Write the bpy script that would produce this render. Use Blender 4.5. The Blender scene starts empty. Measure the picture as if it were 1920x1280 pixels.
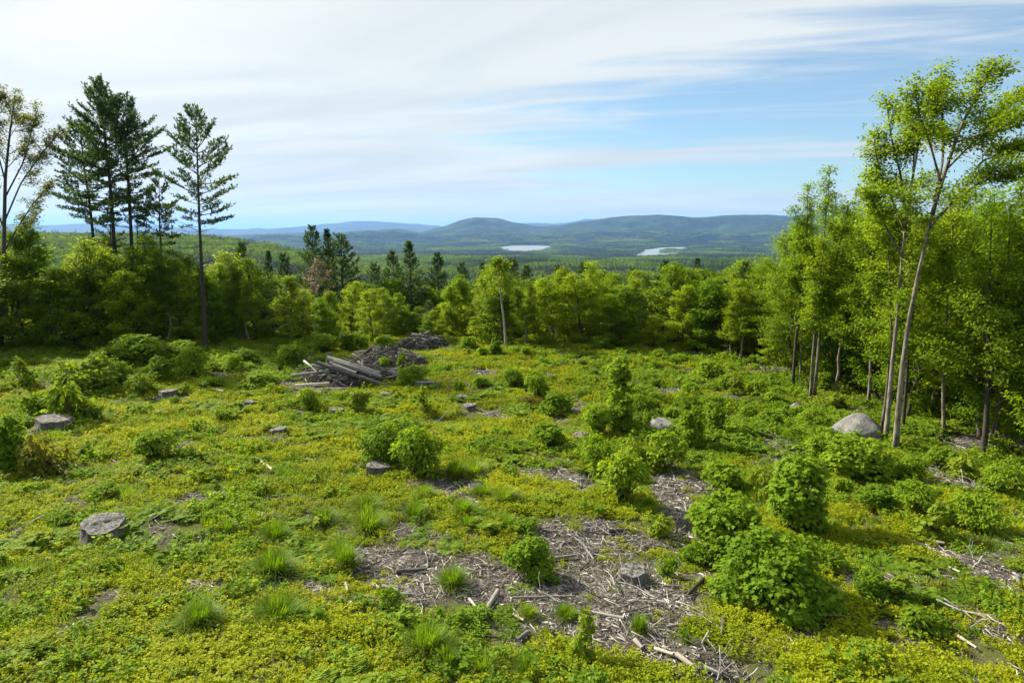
import bpy, math, time
import numpy as np
from mathutils import Vector, Matrix
T0 = time.time()
R = math.radians
sc = bpy.context.scene

# ------------------------------------------------------------------ camera
CAM_H = 10.0
PITCH = R(9.23)
F = 1280.0                      # focal length in pixels of the 1920 px wide frame
cam_d = bpy.data.cameras.new('camera')
cam = bpy.data.objects.new('camera', cam_d)
sc.collection.objects.link(cam)
cam.location = (0, 0, CAM_H)
cam.rotation_euler = (R(90) - PITCH, 0, 0)
cam_d.sensor_width = 36.0
cam_d.lens = 24.0
cam_d.clip_start = 0.1
cam_d.clip_end = 120000.0
sc.camera = cam

# ------------------------------------------------------------------ light and sky
SUN_AZ, SUN_EL = R(-56), R(36)          # azimuth from the view direction (+Y), negative = left
SUN_DIR = Vector((math.cos(SUN_EL) * math.sin(SUN_AZ), math.cos(SUN_EL) * math.cos(SUN_AZ), math.sin(SUN_EL)))
sun_d = bpy.data.lights.new('sun', 'SUN')
sun_d.energy = 4.3
sun_d.angle = R(2.5)
sun_d.color = (1.0, 0.91, 0.74)
sun = bpy.data.objects.new('sun', sun_d)
sun.rotation_euler = SUN_DIR.to_track_quat('Z', 'Y').to_euler()
sun.location = (-30, 30, 60)
sc.collection.objects.link(sun)

sc.view_settings.view_transform = 'Standard'
sc.view_settings.look = 'None'
sc.view_settings.gamma = 1.0
sc.view_settings.use_curve_mapping = False
sc.view_settings.exposure = 1.62

world = bpy.data.worlds.new('World')
sc.world = world
world.use_nodes = True
wt = world.node_tree
wt.nodes.clear()


class NT:
    """tiny helper for writing node trees"""
    def __init__(s, tree):
        s.t = tree

    def n(s, typ, ins=None, **kw):
        nd = s.t.nodes.new(typ)
        for k, v in kw.items():
            setattr(nd, k, v)
        for k, v in (ins or {}).items():
            sock = nd.inputs[k]
            if isinstance(v, bpy.types.NodeSocket):
                s.t.links.new(v, sock)
            else:
                sock.default_value = v
        return nd

    def m(s, op, a, b=0.0, c=0.0, clamp=False):
        nd = s.n('ShaderNodeMath', {0: a, 1: b, 2: c}, operation=op, use_clamp=clamp)
        return nd.outputs[0]

    def vm(s, op, a, b=(0, 0, 0)):
        nd = s.n('ShaderNodeVectorMath', {0: a, 1: b}, operation=op)
        return nd.outputs[1] if op in ('DOT_PRODUCT', 'LENGTH') else nd.outputs[0]

    def smooth(s, v, a, b, lo=0.0, hi=1.0):
        nd = s.n('ShaderNodeMapRange', {0: v, 1: a, 2: b, 3: lo, 4: hi}, interpolation_type='SMOOTHSTEP')
        return nd.outputs[0]

    def mix(s, f, a, b):
        nd = s.n('ShaderNodeMix', data_type='RGBA')
        for i, v in ((0, f), (6, a), (7, b)):
            if isinstance(v, bpy.types.NodeSocket):
                s.t.links.new(v, nd.inputs[i])
            else:
                nd.inputs[i].default_value = v if i == 0 else (*v[:3], 1.0)
        return nd.outputs[2]

    def noise(s, vec, scale, detail=4.0, rough=0.55, dist=0.0):
        nd = s.n('ShaderNodeTexNoise', {'Scale': scale, 'Detail': detail, 'Roughness': rough, 'Distortion': dist})
        if vec is not None:
            s.t.links.new(vec, nd.inputs['Vector'])
        return nd.outputs['Fac']

    def ramp(s, f, stops):
        nd = s.n('ShaderNodeValToRGB', {0: f})
        e = nd.color_ramp.elements
        while len(e) < len(stops):
            e.new(0.5)
        for el, (p, c) in zip(e, stops):
            el.position = p
            el.color = (*c, 1.0)
        return nd.outputs[0]


w = NT(wt)
sky = w.n('ShaderNodeTexSky', sky_type='NISHITA')
sky.sun_disc = False
sky.sun_elevation = SUN_EL
sky.sun_rotation = SUN_AZ
sky.altitude = 300
sky.air_density = 1.0
sky.dust_density = 0.5
sky.ozone_density = 1.2
gen = w.n('ShaderNodeTexCoord').outputs['Generated']
sep = w.n('ShaderNodeSeparateXYZ', {0: gen})
dx, dy, dz = sep.outputs
zz = w.m('ADD', w.m('MAXIMUM', dz, 0.0), 0.10)
px_ = w.m('DIVIDE', dx, zz)
py_ = w.m('DIVIDE', dy, zz)
# cirrus sheet: plane coordinates, streaks drawn out along one wind direction
wind = R(-16)
u = w.m('ADD', w.m('MULTIPLY', px_, math.cos(wind)), w.m('MULTIPLY', py_, math.sin(wind)))
v = w.m('SUBTRACT', w.m('MULTIPLY', py_, math.cos(wind)), w.m('MULTIPLY', px_, math.sin(wind)))
cv = w.n('ShaderNodeCombineXYZ', {0: w.m('MULTIPLY', u, 0.30), 1: w.m('MULTIPLY', v, 1.0), 2: 5.3}).outputs[0]
n1 = w.noise(cv, 0.62, 6, 0.48, 0.6)
cv2 = w.n('ShaderNodeCombineXYZ', {0: w.m('MULTIPLY', u, 0.35), 1: w.m('MULTIPLY', v, 1.6), 2: 9.1}).outputs[0]
n2 = w.noise(cv2, 2.4, 6, 0.62, 1.0)
nn = w.m('ADD', w.m('MULTIPLY', n1, 0.72), w.m('MULTIPLY', n2, 0.28))
# the sheet is thick towards the sun side (west) and breaks up to the east
cosun = w.vm('DOT_PRODUCT', gen, tuple(SUN_DIR))
bias = w.m('ADD', w.smooth(cosun, 0.16, 0.90, -0.05, 0.24), w.smooth(dz, 0.14, 0.36, 0.0, 0.09))
low = w.smooth(dz, 0.0, 0.06, 0.07, 0.0)           # thicker air near the horizon
mask = w.smooth(w.m('ADD', w.m('ADD', nn, bias), low), 0.41, 0.59, 0.10, 0.97)
glow = w.m('POWER', w.m('MAXIMUM', cosun, 0.0), 6.0)
cl = w.n('ShaderNodeVectorMath', {0: (2.7, 2.25, 1.6), 2: (5.05, 5.3, 5.2)}, operation='MULTIPLY_ADD')
wt.links.new(w.n('ShaderNodeCombineXYZ', {0: glow, 1: glow, 2: glow}).outputs[0], cl.inputs[1])
cv3 = w.n('ShaderNodeCombineXYZ', {0: w.m('MULTIPLY', u, 0.42), 1: w.m('MULTIPLY', v, 1.25), 2: 1.7}).outputs[0]
thick = w.smooth(w.noise(cv3, 0.8, 7, 0.55, 0.9), 0.34, 0.66, 0.82, 1.0)      # thin and thick parts of the sheet
clt = w.n('ShaderNodeVectorMath', {0: cl.outputs[0]}, operation='MULTIPLY')
wt.links.new(w.n('ShaderNodeCombineXYZ', {0: thick, 1: w.m('ADD', w.m('MULTIPLY', thick, 0.85), 0.15), 2: w.m('ADD', w.m('MULTIPLY', thick, 0.65), 0.35)}).outputs[0], clt.inputs[1])
clear = w.n('ShaderNodeVectorMath', {0: sky.outputs[0], 1: (0.66, 0.82, 0.88)}, operation='MULTIPLY').outputs[0]
skyc = w.mix(mask, clear, clt.outputs[0])
bg = w.n('ShaderNodeBackground', {'Color': skyc, 'Strength': 0.056})
out = w.n('ShaderNodeOutputWorld', {'Surface': bg.outputs[0]})

sc.render.engine = 'CYCLES'
cy = sc.cycles
cy.use_denoising = True
cy.max_bounces = 8
cy.diffuse_bounces = 5
cy.glossy_bounces = 2
cy.transmission_bounces = 6
cy.transparent_max_bounces = 4
cy.volume_bounces = 0
cy.use_adaptive_sampling = True
cy.adaptive_threshold = 0.015
cy.caustics_reflective = False
cy.caustics_refractive = False

# ------------------------------------------------------------------ numpy helpers
def rs(seed):
    return np.random.default_rng(seed)


def hash2(ix, iy, seed):
    h = (ix.astype(np.int64) * 374761393 + iy.astype(np.int64) * 668265263 + seed * 1442695041) & 0x7fffffff
    h = ((h ^ (h >> 13)) * 1274126177) & 0x7fffffff
    return ((h ^ (h >> 16)) & 0xffff) / 65535.0


def vnoise(x, y, seed=0):
    x = np.asarray(x, float); y = np.asarray(y, float)
    ix = np.floor(x); iy = np.floor(y)
    fx = x - ix; fy = y - iy
    fx = fx * fx * (3 - 2 * fx); fy = fy * fy * (3 - 2 * fy)
    a = hash2(ix, iy, seed); b = hash2(ix + 1, iy, seed)
    c = hash2(ix, iy + 1, seed); d = hash2(ix + 1, iy + 1, seed)
    return (a * (1 - fx) + b * fx) * (1 - fy) + (c * (1 - fx) + d * fx) * fy


def fbm(x, y, seed=0, oct=4):
    s = 0; a = 0.5; t = 0
    for i in range(oct):
        s = s + a * vnoise(x * 2 ** i, y * 2 ** i, seed + i * 17); t += a; a *= 0.5
    return s / t                                  # 0..1


def sstep(x, a, b):
    t = np.clip((x - a) / (b - a), 0, 1)
    return t * t * (3 - 2 * t)


def nrm(v):
    return v / np.maximum(np.linalg.norm(v, axis=-1, keepdims=True), 1e-9)


CP, SP = math.cos(PITCH), math.sin(PITCH)


def ray(px, py):
    a = (np.asarray(px, float) - 960) / F
    b = (640 - np.asarray(py, float)) / F
    return np.stack([a, CP + b * SP, -SP + b * CP], -1)   # forward * 1 + up * b


def project(x, y, z):
    dzv = z - CAM_H
    dep = y * CP - dzv * SP
    upv = y * SP + dzv * CP
    dep = np.where(dep > 0.05, dep, 0.05)
    return 960 + F * x / dep, 640 - F * upv / dep, dep


def az_el(px, py):
    d = ray(px, py)
    return np.arctan2(d[..., 0], d[..., 1]), d[..., 2] / np.hypot(d[..., 0], d[..., 1])


# ------------------------------------------------------------------ terrain
PROF_R = np.array([0, 8, 35, 64, 70, 85, 120, 200, 350, 500, 1000, 2000, 4000, 5000, 9000, 60000.])
PROF_Z = np.array([2.4, 2.1, 0, -0.2, -0.8, -3.5, -11, -21, -31, -40, -58, -88, -138, -142, -142, -142.])


def ridge(pts, Rr, wn, wf):
    a, e = az_el([p[0] for p in pts], [p[1] for p in pts])
    return (a, CAM_H + Rr * e, Rr, wn, wf)


RIDGES = [
    ridge([(-1400, 425), (-500, 426), (-150, 419), (60, 421), (200, 420), (330, 426), (430, 431), (500, 429), (560, 424), (620, 419), (660, 414.5), (720, 415.5), (770, 419), (830, 424),
           (900, 424), (960, 419), (1010, 418), (1060, 419), (1100, 411), (1135, 410.5), (1180, 416), (1300, 420), (1700, 418), (2300, 424), (3200, 424)], 21000, 2600, 3500),
    ridge([(-1400, 440), (-300, 436), (150, 438), (300, 440), (420, 445), (520, 441), (600, 439), (690, 434), (745, 429), (790, 436), (830, 425), (860, 413), (890, 408), (930, 409.5), (965, 416),
           (1000, 424), (1050, 423), (1100, 415), (1140, 407.5), (1180, 404), (1240, 403.5), (1290, 406.5), (1340, 406.5), (1390, 402.5), (1440, 403), (1490, 405), (1560, 402),
           (1640, 404), (1750, 409), (1900, 414), (2300, 420), (3200, 428)], 11000, 2300, 2600),
    ridge([(-1400, 445), (300, 452), (560, 446), (660, 440), (740, 434), (800, 443), (900, 440), (1000, 446), (1060, 440), (1150, 437), (1230, 441), (1320, 437), (1420, 444), (1600, 440), (1900, 446), (3200, 450)], 8600, 900, 900),
]
H_AZ, H_EL = az_el([-1400, -600, -100, 150, 300, 345, 420, 470, 520, 570, 620, 700, 900], [445, 440, 436, 438, 439, 440, 445, 450, 458, 468, 480, 500, 520])
HILL_R = 1500.0


def zt(x, y, micro=True):
    x = np.asarray(x, float); y = np.asarray(y, float)
    r = np.hypot(x, y); az = np.arctan2(x, y)
    near = np.hypot(x * 0.25, y)                     # the shelf of the clearing runs across the view
    q = near + (r - near) * sstep(r, 75, 220)
    z = np.interp(q, PROF_R, PROF_Z)
    # soft undulation of the hillside and valley
    z = z + sstep(r, 120, 900) * (fbm(x / 420, y / 420, 3, 3) - 0.5) * 26 * (1 - sstep(r, 3300, 4600))
    z = z + sstep(r, 5000, 8000) * (fbm(x / 900, y / 900, 8, 4) - 0.35) * 90 * (1 - sstep(r, 13000, 24000) * 0.4)
    for a, zz_, Rr, wn, wf in RIDGES:
        top = np.interp(az, a, zz_) + (fbm(az * 34 + Rr, az * 0 + 3.3, 71, 4) - 0.5) * 0.0042 * Rr
        wv = np.where(r < Rr, wn, wf)
        q = np.abs(r - Rr) / wv
        k = np.exp(-q ** 1.7)
        rough = (0.5 - np.abs(fbm(x / 900, y / 900, 21, 5) - 0.5) * 4) * 150 * k * sstep(q, 0.05, 0.6)
        z = np.maximum(z, -142 + (top + 142) * k + rough)
    top = CAM_H + HILL_R * np.interp(az, H_AZ, H_EL) - 12
    k = np.exp(-(np.abs(r - HILL_R) / np.where(r < HILL_R, 620., 500.)) ** 2)
    z = z + np.maximum(top - np.interp(HILL_R, PROF_R, PROF_Z), 0) * k
    if micro:
        m = 1 - sstep(r, 60, 120)
        z = z + m * ((fbm(x / 7.0, y / 7.0, 41, 3) - 0.5) * 0.9 * sstep(r, 5, 14) + (fbm(x / 1.1, y / 1.1, 42, 3) - 0.5) * 0.22)
    return z


def at(px, py):
    """point of the ground seen at a pixel of the photograph"""
    d = ray(px, py)
    t = np.concatenate([np.arange(6, 90, 0.15), np.geomspace(90, 9000, 600)])
    p = np.array([0, 0, CAM_H]) + d[None, :] * t[:, None]
    below = p[:, 2] < zt(p[:, 0], p[:, 1])
    i = int(np.argmax(below)) if below.any() else len(t) - 1
    q = p[max(i, 1)]
    return np.array([q[0], q[1], float(zt(q[0], q[1]))])


def on_plane(px, py, y):
    d = ray(px, py)
    return np.array([0, 0, CAM_H]) + d * (y / d[1])


def mpp(p):                      # metres per photo pixel at a point
    return float(p[1] * CP - (p[2] - CAM_H) * SP) / F


# patches of bare ground with wood debris: (x, y, half width, half height, tilt) as seen in the photograph
BARE = [(720, 1062, 150, 40, 0), (960, 1105, 240, 60, 0), (1230, 1120, 190, 85, 0.15), (1110, 1010, 170, 45, 0.1), (1275, 945, 75, 60, 0.9), (1150, 1190, 190, 45, 0.1), (1285, 1235, 120, 45, 0.4),
        (560, 1095, 100, 22, 0), (385, 1098, 60, 18, 0), (340, 1115, 60, 14, 0), (1075, 898, 55, 18, 0.3), (860, 915, 70, 20, 0.1), (780, 1005, 60, 14, 0), (1300, 920, 50, 22, 0), (905, 778, 55, 8, 0.1),
        (1200, 795, 55, 12, 0), (1085, 765, 12, 22, 0), (1255, 735, 70, 8, 0.1), (1470, 700, 90, 9, 0.2), (1310, 665, 60, 6, 0.2), (1440, 830, 60, 9, 0.1), (1790, 895, 75, 16, 0.45), (1790, 1045, 130, 16, 0.3),
        (1870, 1090, 90, 22, 0.5), (1690, 1190, 75, 22, 0.5), (1860, 1175, 90, 24, 0.5), (1760, 1130, 60, 12, 0.5), (1850, 835, 150, 24, 0.1), (1600, 1085, 30, 12, 0), (600, 725, 90, 12, 0), (700, 690, 110, 16, 0),
        (575, 672, 30, 6, 0), (785, 652, 60, 8, 0), (400, 700, 40, 6, 0), (1770, 870, 60, 10, 0.3), (300, 745, 40, 6, 0), (620, 1210, 60, 14, 0.2), (910, 700, 50, 6, 0.1), (990, 890, 60, 10, 0.2), (310, 1228, 20, 8, 0)]


def bare_mask(x, y, z):
    px, py, dep = project(x, y, z)
    m = np.zeros_like(px)
    for cx, cy_, rx, ry, t in BARE:
        ddx = px - cx; ddy = py - cy_
        a = ddx * math.cos(t) + ddy * math.sin(t)
        b = -ddx * math.sin(t) + ddy * math.cos(t)
        m = np.maximum(m, 1.19 - np.sqrt((a / rx) ** 2 + (b / ry) ** 2))
    n = fbm(x / 1.3, y / 1.3, 77, 4) - 0.5
    return np.clip(m * 1.3 + n * 2.0, 0, 1)


# ------------------------------------------------------------------ materials
def new_mat(name):
    m = bpy.data.materials.new(name)
    m.use_nodes = True
    m.node_tree.nodes.clear()
    return m, NT(m.node_tree)


def leaf_mat(name, dark, mid, light, trans, tw=0.42, rough=0.5, spec=0.35, patch=0.0, warm=None, warmth=0.0):
    """dark/mid/light: natural spread of leaf colours from leaf to leaf and plant to plant"""
    m, t = new_mat(name)
    rnd = t.n('ShaderNodeAttribute', attribute_name='rnd', attribute_type='GEOMETRY').outputs['Fac']
    oi = t.n('ShaderNodeObjectInfo')
    f = t.m('ADD', t.m('MULTIPLY', rnd, 0.55), t.m('MULTIPLY', oi.outputs['Random'], 0.45))
    if patch > 0:
        nz = t.noise(oi.outputs['Location'], patch, 3, 0.6)
        f = t.m('ADD', t.m('MULTIPLY', f, 0.6), t.smooth(nz, 0.35, 0.65, 0.0, 0.4))
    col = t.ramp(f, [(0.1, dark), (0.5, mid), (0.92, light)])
    if warm:
        wn = t.noise(oi.outputs['Location'], 0.55, 2, 0.5)
        wf = t.m('MULTIPLY', t.smooth(t.m('ADD', wn, t.m('MULTIPLY', rnd, 0.35)), 0.66, 0.86), warmth)
        col = t.mix(wf, col, warm)
    tc = t.n('ShaderNodeMix', data_type='RGBA', blend_type='MULTIPLY')
    tc.inputs[0].default_value = 1.0
    t.t.links.new(col, tc.inputs[6])
    tc.inputs[7].default_value = (*trans, 1)
    ps = t.n('ShaderNodeBsdfPrincipled', {'Base Color': col, 'Roughness': rough, 'Specular IOR Level': spec})
    tr = t.n('ShaderNodeBsdfTranslucent', {'Color': tc.outputs[2]})
    mx = t.n('ShaderNodeMixShader', {0: tw, 1: ps.outputs[0], 2: tr.outputs[0]})
    t.n('ShaderNodeOutputMaterial', {'Surface': mx.outputs[0]})
    return m


def solid_mat(name, stops, scale=8.0, rough=0.85, bump=0.3, stretch=(1, 1, 1), use_rnd=0.0, bscale=None, spec=0.25, coord='Object'):
    m, t = new_mat(name)
    co = t.n('ShaderNodeTexCoord').outputs[coord]
    mp = t.n('ShaderNodeMapping', {0: co, 3: stretch}).outputs[0]
    nz = t.noise(mp, scale, 6, 0.62, 0.3)
    f = nz
    if use_rnd:
        rnd = t.n('ShaderNodeAttribute', attribute_name='rnd', attribute_type='GEOMETRY').outputs['Fac']
        oi = t.n('ShaderNodeObjectInfo').outputs['Random']
        f = t.m('ADD', t.m('MULTIPLY', nz, 1 - use_rnd), t.m('MULTIPLY', t.m('FRACT', t.m('ADD', rnd, oi)), use_rnd))
    col = t.ramp(f, stops)
    bn = t.noise(mp, bscale or scale * 2.5, 5, 0.6)
    bp = t.n('ShaderNodeBump', {'Strength': bump, 'Distance': 0.05, 'Height': bn})
    ps = t.n('ShaderNodeBsdfPrincipled', {'Base Color': col, 'Roughness': rough, 'Specular IOR Level': spec, 'Normal': bp.outputs[0]})
    t.n('ShaderNodeOutputMaterial', {'Surface': ps.outputs[0]})
    return m


M = {}
GT = (1.9, 1.75, 0.55)
M['maple'] = leaf_mat('maple_leaf', (0.085, 0.16, 0.010), (0.15, 0.25, 0.014), (0.23, 0.325, 0.022), (1.5, 1.4, 0.45), 0.46, 0.7, 0.08)
M['maple_yellow'] = leaf_mat('yellow_green_leaf', (0.09, 0.155, 0.012), (0.16, 0.24, 0.018), (0.24, 0.30, 0.03), (1.4, 1.35, 0.45), 0.46, 0.7, 0.06)
M['maple_red'] = leaf_mat('reddish_leaf', (0.10, 0.075, 0.02), (0.145, 0.15, 0.022), (0.18, 0.22, 0.03), (1.5, 1.4, 0.5), 0.42, 0.7, 0.06)
M['tree_leaf'] = leaf_mat('tree_leaf', (0.085, 0.15, 0.009), (0.15, 0.24, 0.013), (0.22, 0.305, 0.02), (1.65, 1.5, 0.45), 0.54, 0.65, 0.1)
M['tree_leaf_fresh'] = leaf_mat('fresh_tree_leaf', (0.13, 0.205, 0.008), (0.21, 0.30, 0.012), (0.295, 0.365, 0.02), (1.55, 1.5, 0.4), 0.55, 0.65, 0.1)
M['tree_leaf_deep'] = leaf_mat('deep_green_leaf', (0.07, 0.14, 0.008), (0.12, 0.22, 0.011), (0.185, 0.29, 0.016), (1.7, 1.6, 0.4), 0.53, 0.65, 0.1)
M['olive_leaf'] = leaf_mat('olive_tree_leaf', (0.07, 0.085, 0.012), (0.12, 0.15, 0.018), (0.18, 0.21, 0.03), (1.5, 1.4, 0.5), 0.45, 0.55, 0.2)
M['bud_leaf'] = leaf_mat('brown_bud_leaf', (0.10, 0.06, 0.035), (0.16, 0.11, 0.06), (0.2, 0.16, 0.09), (1.3, 1.2, 0.8), 0.3)
M['needle'] = leaf_mat('pine_needle', (0.018, 0.045, 0.016), (0.036, 0.078, 0.022), (0.07, 0.115, 0.028), (1.5, 1.5, 0.6), 0.3, 0.55, 0.2)
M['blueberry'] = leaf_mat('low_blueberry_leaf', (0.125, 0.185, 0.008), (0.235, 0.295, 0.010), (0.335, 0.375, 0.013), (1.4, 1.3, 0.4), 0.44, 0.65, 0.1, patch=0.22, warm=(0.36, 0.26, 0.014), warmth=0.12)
M['herb'] = leaf_mat('herb_leaf', (0.085, 0.16, 0.014), (0.145, 0.24, 0.02), (0.22, 0.31, 0.03), (1.4, 1.35, 0.45), 0.46, 0.65, 0.1, patch=0.3)
M['grass'] = leaf_mat('grass_blade', (0.08, 0.16, 0.012), (0.14, 0.245, 0.016), (0.23, 0.32, 0.03), (1.4, 1.35, 0.4), 0.45, 0.6, 0.15)
M['dry_grass'] = leaf_mat('dry_grass_blade', (0.10, 0.10, 0.03), (0.17, 0.17, 0.05), (0.26, 0.24, 0.10), (1.4, 1.3, 0.7), 0.35)
M['far_leaf'] = leaf_mat('far_broadleaf', (0.05, 0.105, 0.010), (0.11, 0.185, 0.013), (0.20, 0.27, 0.022), (1.4, 1.35, 0.5), 0.4, 0.7, 0.05, patch=0.006)
M['far_needle'] = leaf_mat('far_conifer', (0.010, 0.028, 0.012), (0.020, 0.046, 0.018), (0.035, 0.065, 0.022), (1.4, 1.5, 0.7), 0.2, 0.6, 0.2)
M['bark'] = solid_mat('grey_bark', [(0.36, (0.045, 0.038, 0.03)), (0.48, (0.12, 0.105, 0.08)), (0.62, (0.22, 0.20, 0.16)), (0.75, (0.27, 0.26, 0.22))], 5, 0.9, 0.8, (1, 1, 0.35), 0.1)
M['bark_dark'] = solid_mat('dark_bark', [(0.3, (0.028, 0.023, 0.018)), (0.55, (0.065, 0.055, 0.045)), (0.8, (0.12, 0.105, 0.09))], 9, 0.95, 0.7, (1, 1, 0.25), 0.2)
M['bark_birch'] = solid_mat('pale_birch_bark', [(0.3, (0.10, 0.09, 0.08)), (0.42, (0.24, 0.23, 0.20)), (0.8, (0.36, 0.345, 0.31))], 7, 0.8, 0.2, (1, 1, 2.0))
M['stem'] = solid_mat('stem_bark', [(0.3, (0.05, 0.035, 0.02)), (0.7, (0.12, 0.085, 0.05))], 12, 0.9, 0.2)
M['wood_grey'] = solid_mat('weathered_wood', [(0.28, (0.12, 0.108, 0.095)), (0.5, (0.26, 0.25, 0.235)), (0.75, (0.42, 0.415, 0.40))], 5, 0.8, 0.4, (1, 1, 0.12), 0.25)
M['wood_pale'] = solid_mat('pale_dry_wood', [(0.25, (0.20, 0.17, 0.13)), (0.5, (0.34, 0.31, 0.255)), (0.8, (0.46, 0.43, 0.37))], 6, 0.8, 0.3, (1, 1, 0.15), 0.2)
M['wood_dark'] = solid_mat('dark_slash_wood', [(0.2, (0.028, 0.025, 0.023)), (0.5, (0.07, 0.065, 0.06)), (0.85, (0.20, 0.193, 0.183))], 4, 0.9, 0.4, (1, 1, 0.3), 0.6)
M['chip'] = solid_mat('wood_chips', [(0.15, (0.05, 0.043, 0.037)), (0.42, (0.14, 0.126, 0.11)), (0.66, (0.27, 0.25, 0.225)), (0.92, (0.46, 0.44, 0.40))], 4, 0.85, 0.2, (1, 1, 1), 0.85)
M['cut'] = solid_mat('weathered_cut_wood', [(0.36, (0.03, 0.028, 0.025)), (0.46, (0.10, 0.096, 0.09)), (0.60, (0.19, 0.186, 0.178)), (0.75, (0.26, 0.255, 0.245))], 9, 0.9, 0.8)
M['stump_bark'] = solid_mat('stump_bark', [(0.3, (0.035, 0.032, 0.03)), (0.5, (0.085, 0.08, 0.075)), (0.75, (0.17, 0.165, 0.155))], 6, 0.9, 0.9, (1, 1, 0.3))


def granite():
    m, t = new_mat('granite')
    co = t.n('ShaderNodeTexCoord').outputs['Object']
    a = t.noise(co, 2.2, 5, 0.6, 0.4)
    b = t.noise(co, 38, 3, 0.7)
    c = t.noise(co, 6.5, 6, 0.65)
    col = t.ramp(t.m('ADD', t.m('MULTIPLY', a, 0.55), t.m('MULTIPLY', b, 0.45)), [(0.34, (0.06, 0.06, 0.06)), (0.5, (0.15, 0.15, 0.145)), (0.66, (0.27, 0.27, 0.26))])
    col = t.mix(t.smooth(c, 0.58, 0.68, 0, 0.55), col, (0.12, 0.125, 0.10))      # lichen
    bp = t.n('ShaderNodeBump', {'Strength': 0.9, 'Distance': 0.12, 'Height': t.m('ADD', c, t.m('MULTIPLY', b, 0.25))})
    ps = t.n('ShaderNodeBsdfPrincipled', {'Base Color': col, 'Roughness': 0.85, 'Normal': bp.outputs[0]})
    t.n('ShaderNodeOutputMaterial', {'Surface': ps.outputs[0]})
    return m


def ground_mat():
    m, t = new_mat('hillside_ground')
    co = t.n('ShaderNodeTexCoord').outputs['Object']
    bare = t.n('ShaderNodeAttribute', attribute_name='bare', attribute_type='GEOMETRY').outputs['Fac']
    far = t.n('ShaderNodeAttribute', attribute_name='far', attribute_type='GEOMETRY').outputs['Fac']
    fine = t.noise(co, 9, 6, 0.7, 0.5)
    fine2 = t.noise(co, 34, 4, 0.7, 0.6)
    soil = t.ramp(t.m('ADD', t.m('MULTIPLY', fine, 0.5), t.m('MULTIPLY', fine2, 0.5)), [(0.3, (0.028, 0.022, 0.018)), (0.5, (0.085, 0.073, 0.062)), (0.68, (0.19, 0.172, 0.152))])
    moss = t.ramp(t.m('ADD', t.m('MULTIPLY', fine, 0.6), t.m('MULTIPLY', fine2, 0.4)), [(0.3, (0.035, 0.045, 0.012)), (0.55, (0.07, 0.085, 0.016)), (0.75, (0.12, 0.12, 0.03))])
    near = t.mix(bare, moss, soil)
    # distant wooded slopes: stands of conifers between broadleaf woods
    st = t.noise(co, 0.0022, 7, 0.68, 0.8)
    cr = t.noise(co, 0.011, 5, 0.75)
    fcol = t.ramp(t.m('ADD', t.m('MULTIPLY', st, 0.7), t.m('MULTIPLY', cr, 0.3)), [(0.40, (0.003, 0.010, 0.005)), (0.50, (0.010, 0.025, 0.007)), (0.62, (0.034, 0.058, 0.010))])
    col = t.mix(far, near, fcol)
    hb = t.m('ADD', fine, t.m('MULTIPLY', fine2, 0.6))
    b1 = t.n('ShaderNodeBump', {'Strength': 0.7, 'Distance': 0.06, 'Height': hb})
    b2 = t.n('ShaderNodeBump', {'Strength': 1.0, 'Distance': 40.0, 'Height': t.m('MULTIPLY', cr, far), 'Normal': b1.outputs[0]})
    ps = t.n('ShaderNodeBsdfPrincipled', {'Base Color': col, 'Roughness': 0.95, 'Specular IOR Level': 0.1, 'Normal': b2.outputs[0]})
    t.n('ShaderNodeOutputMaterial', {'Surface': ps.outputs[0]})
    return m


def water_mat():
    m, t = new_mat('lake_water')
    co = t.n('ShaderNodeTexCoord').outputs['Object']
    bp = t.n('ShaderNodeBump', {'Strength': 0.05, 'Distance': 0.2, 'Height': t.noise(co, 0.06, 4, 0.6)})
    ps = t.n('ShaderNodeBsdfPrincipled', {'Base Color': (0.17, 0.20, 0.22, 1), 'Roughness': 0.45, 'IOR': 1.33, 'Normal': bp.outputs[0]})  # base colour paler than water, painting in the bright cloud reflection
    t.n('ShaderNodeOutputMaterial', {'Surface': ps.outputs[0]})
    return m


M['granite'] = granite()
M['ground'] = ground_mat()
M['water'] = water_mat()

# ------------------------------------------------------------------ mesh building
COL = sc.collection


class MB:
    """collects triangles / quads as numpy arrays and builds ONE mesh"""
    def __init__(s):
        s.v = []; s.nv = 0
        s.f = []                    # (faces array (n,k), rnd (n,), mat)

    def add(s, V, Fc, rnd=None, mat=0):
        Fc = np.asarray(Fc)
        if rnd is None:
            rnd = np.full(len(Fc), 0.5)
        s.v.append(np.asarray(V, float).reshape(-1, 3))
        s.f.append((Fc + s.nv, np.asarray(rnd, float), mat))
        s.nv += len(s.v[-1])

    def mesh(s, name, mats, smooth=False):
        me = bpy.data.meshes.new(name)
        V = np.concatenate(s.v)
        me.vertices.add(len(V))
        me.vertices.foreach_set('co', V.ravel().astype(np.float32))
        loops = np.concatenate([f.ravel() for f, _, _ in s.f])
        sizes = np.concatenate([np.full(len(f), f.shape[1]) for f, _, _ in s.f])
        starts = np.concatenate([[0], np.cumsum(sizes)[:-1]])
        me.loops.add(len(loops))
        me.loops.foreach_set('vertex_index', loops.astype(np.int32))
        me.polygons.add(len(sizes))
        me.polygons.foreach_set('loop_start', starts.astype(np.int32))
        me.polygons.foreach_set('loop_total', sizes.astype(np.int32))
        mi = np.concatenate([np.full(len(f), mm) for f, _, mm in s.f])
        me.polygons.foreach_set('material_index', mi.astype(np.int32))
        if smooth:
            me.polygons.foreach_set('use_smooth', np.ones(len(sizes), bool))
        at_ = me.attributes.new('rnd', 'FLOAT', 'FACE')
        at_.data.foreach_set('value', np.concatenate([r for _, r, _ in s.f]).astype(np.float32))
        for m in mats:
            me.materials.append(m)
        me.update(calc_edges=True)
        return me


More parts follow.
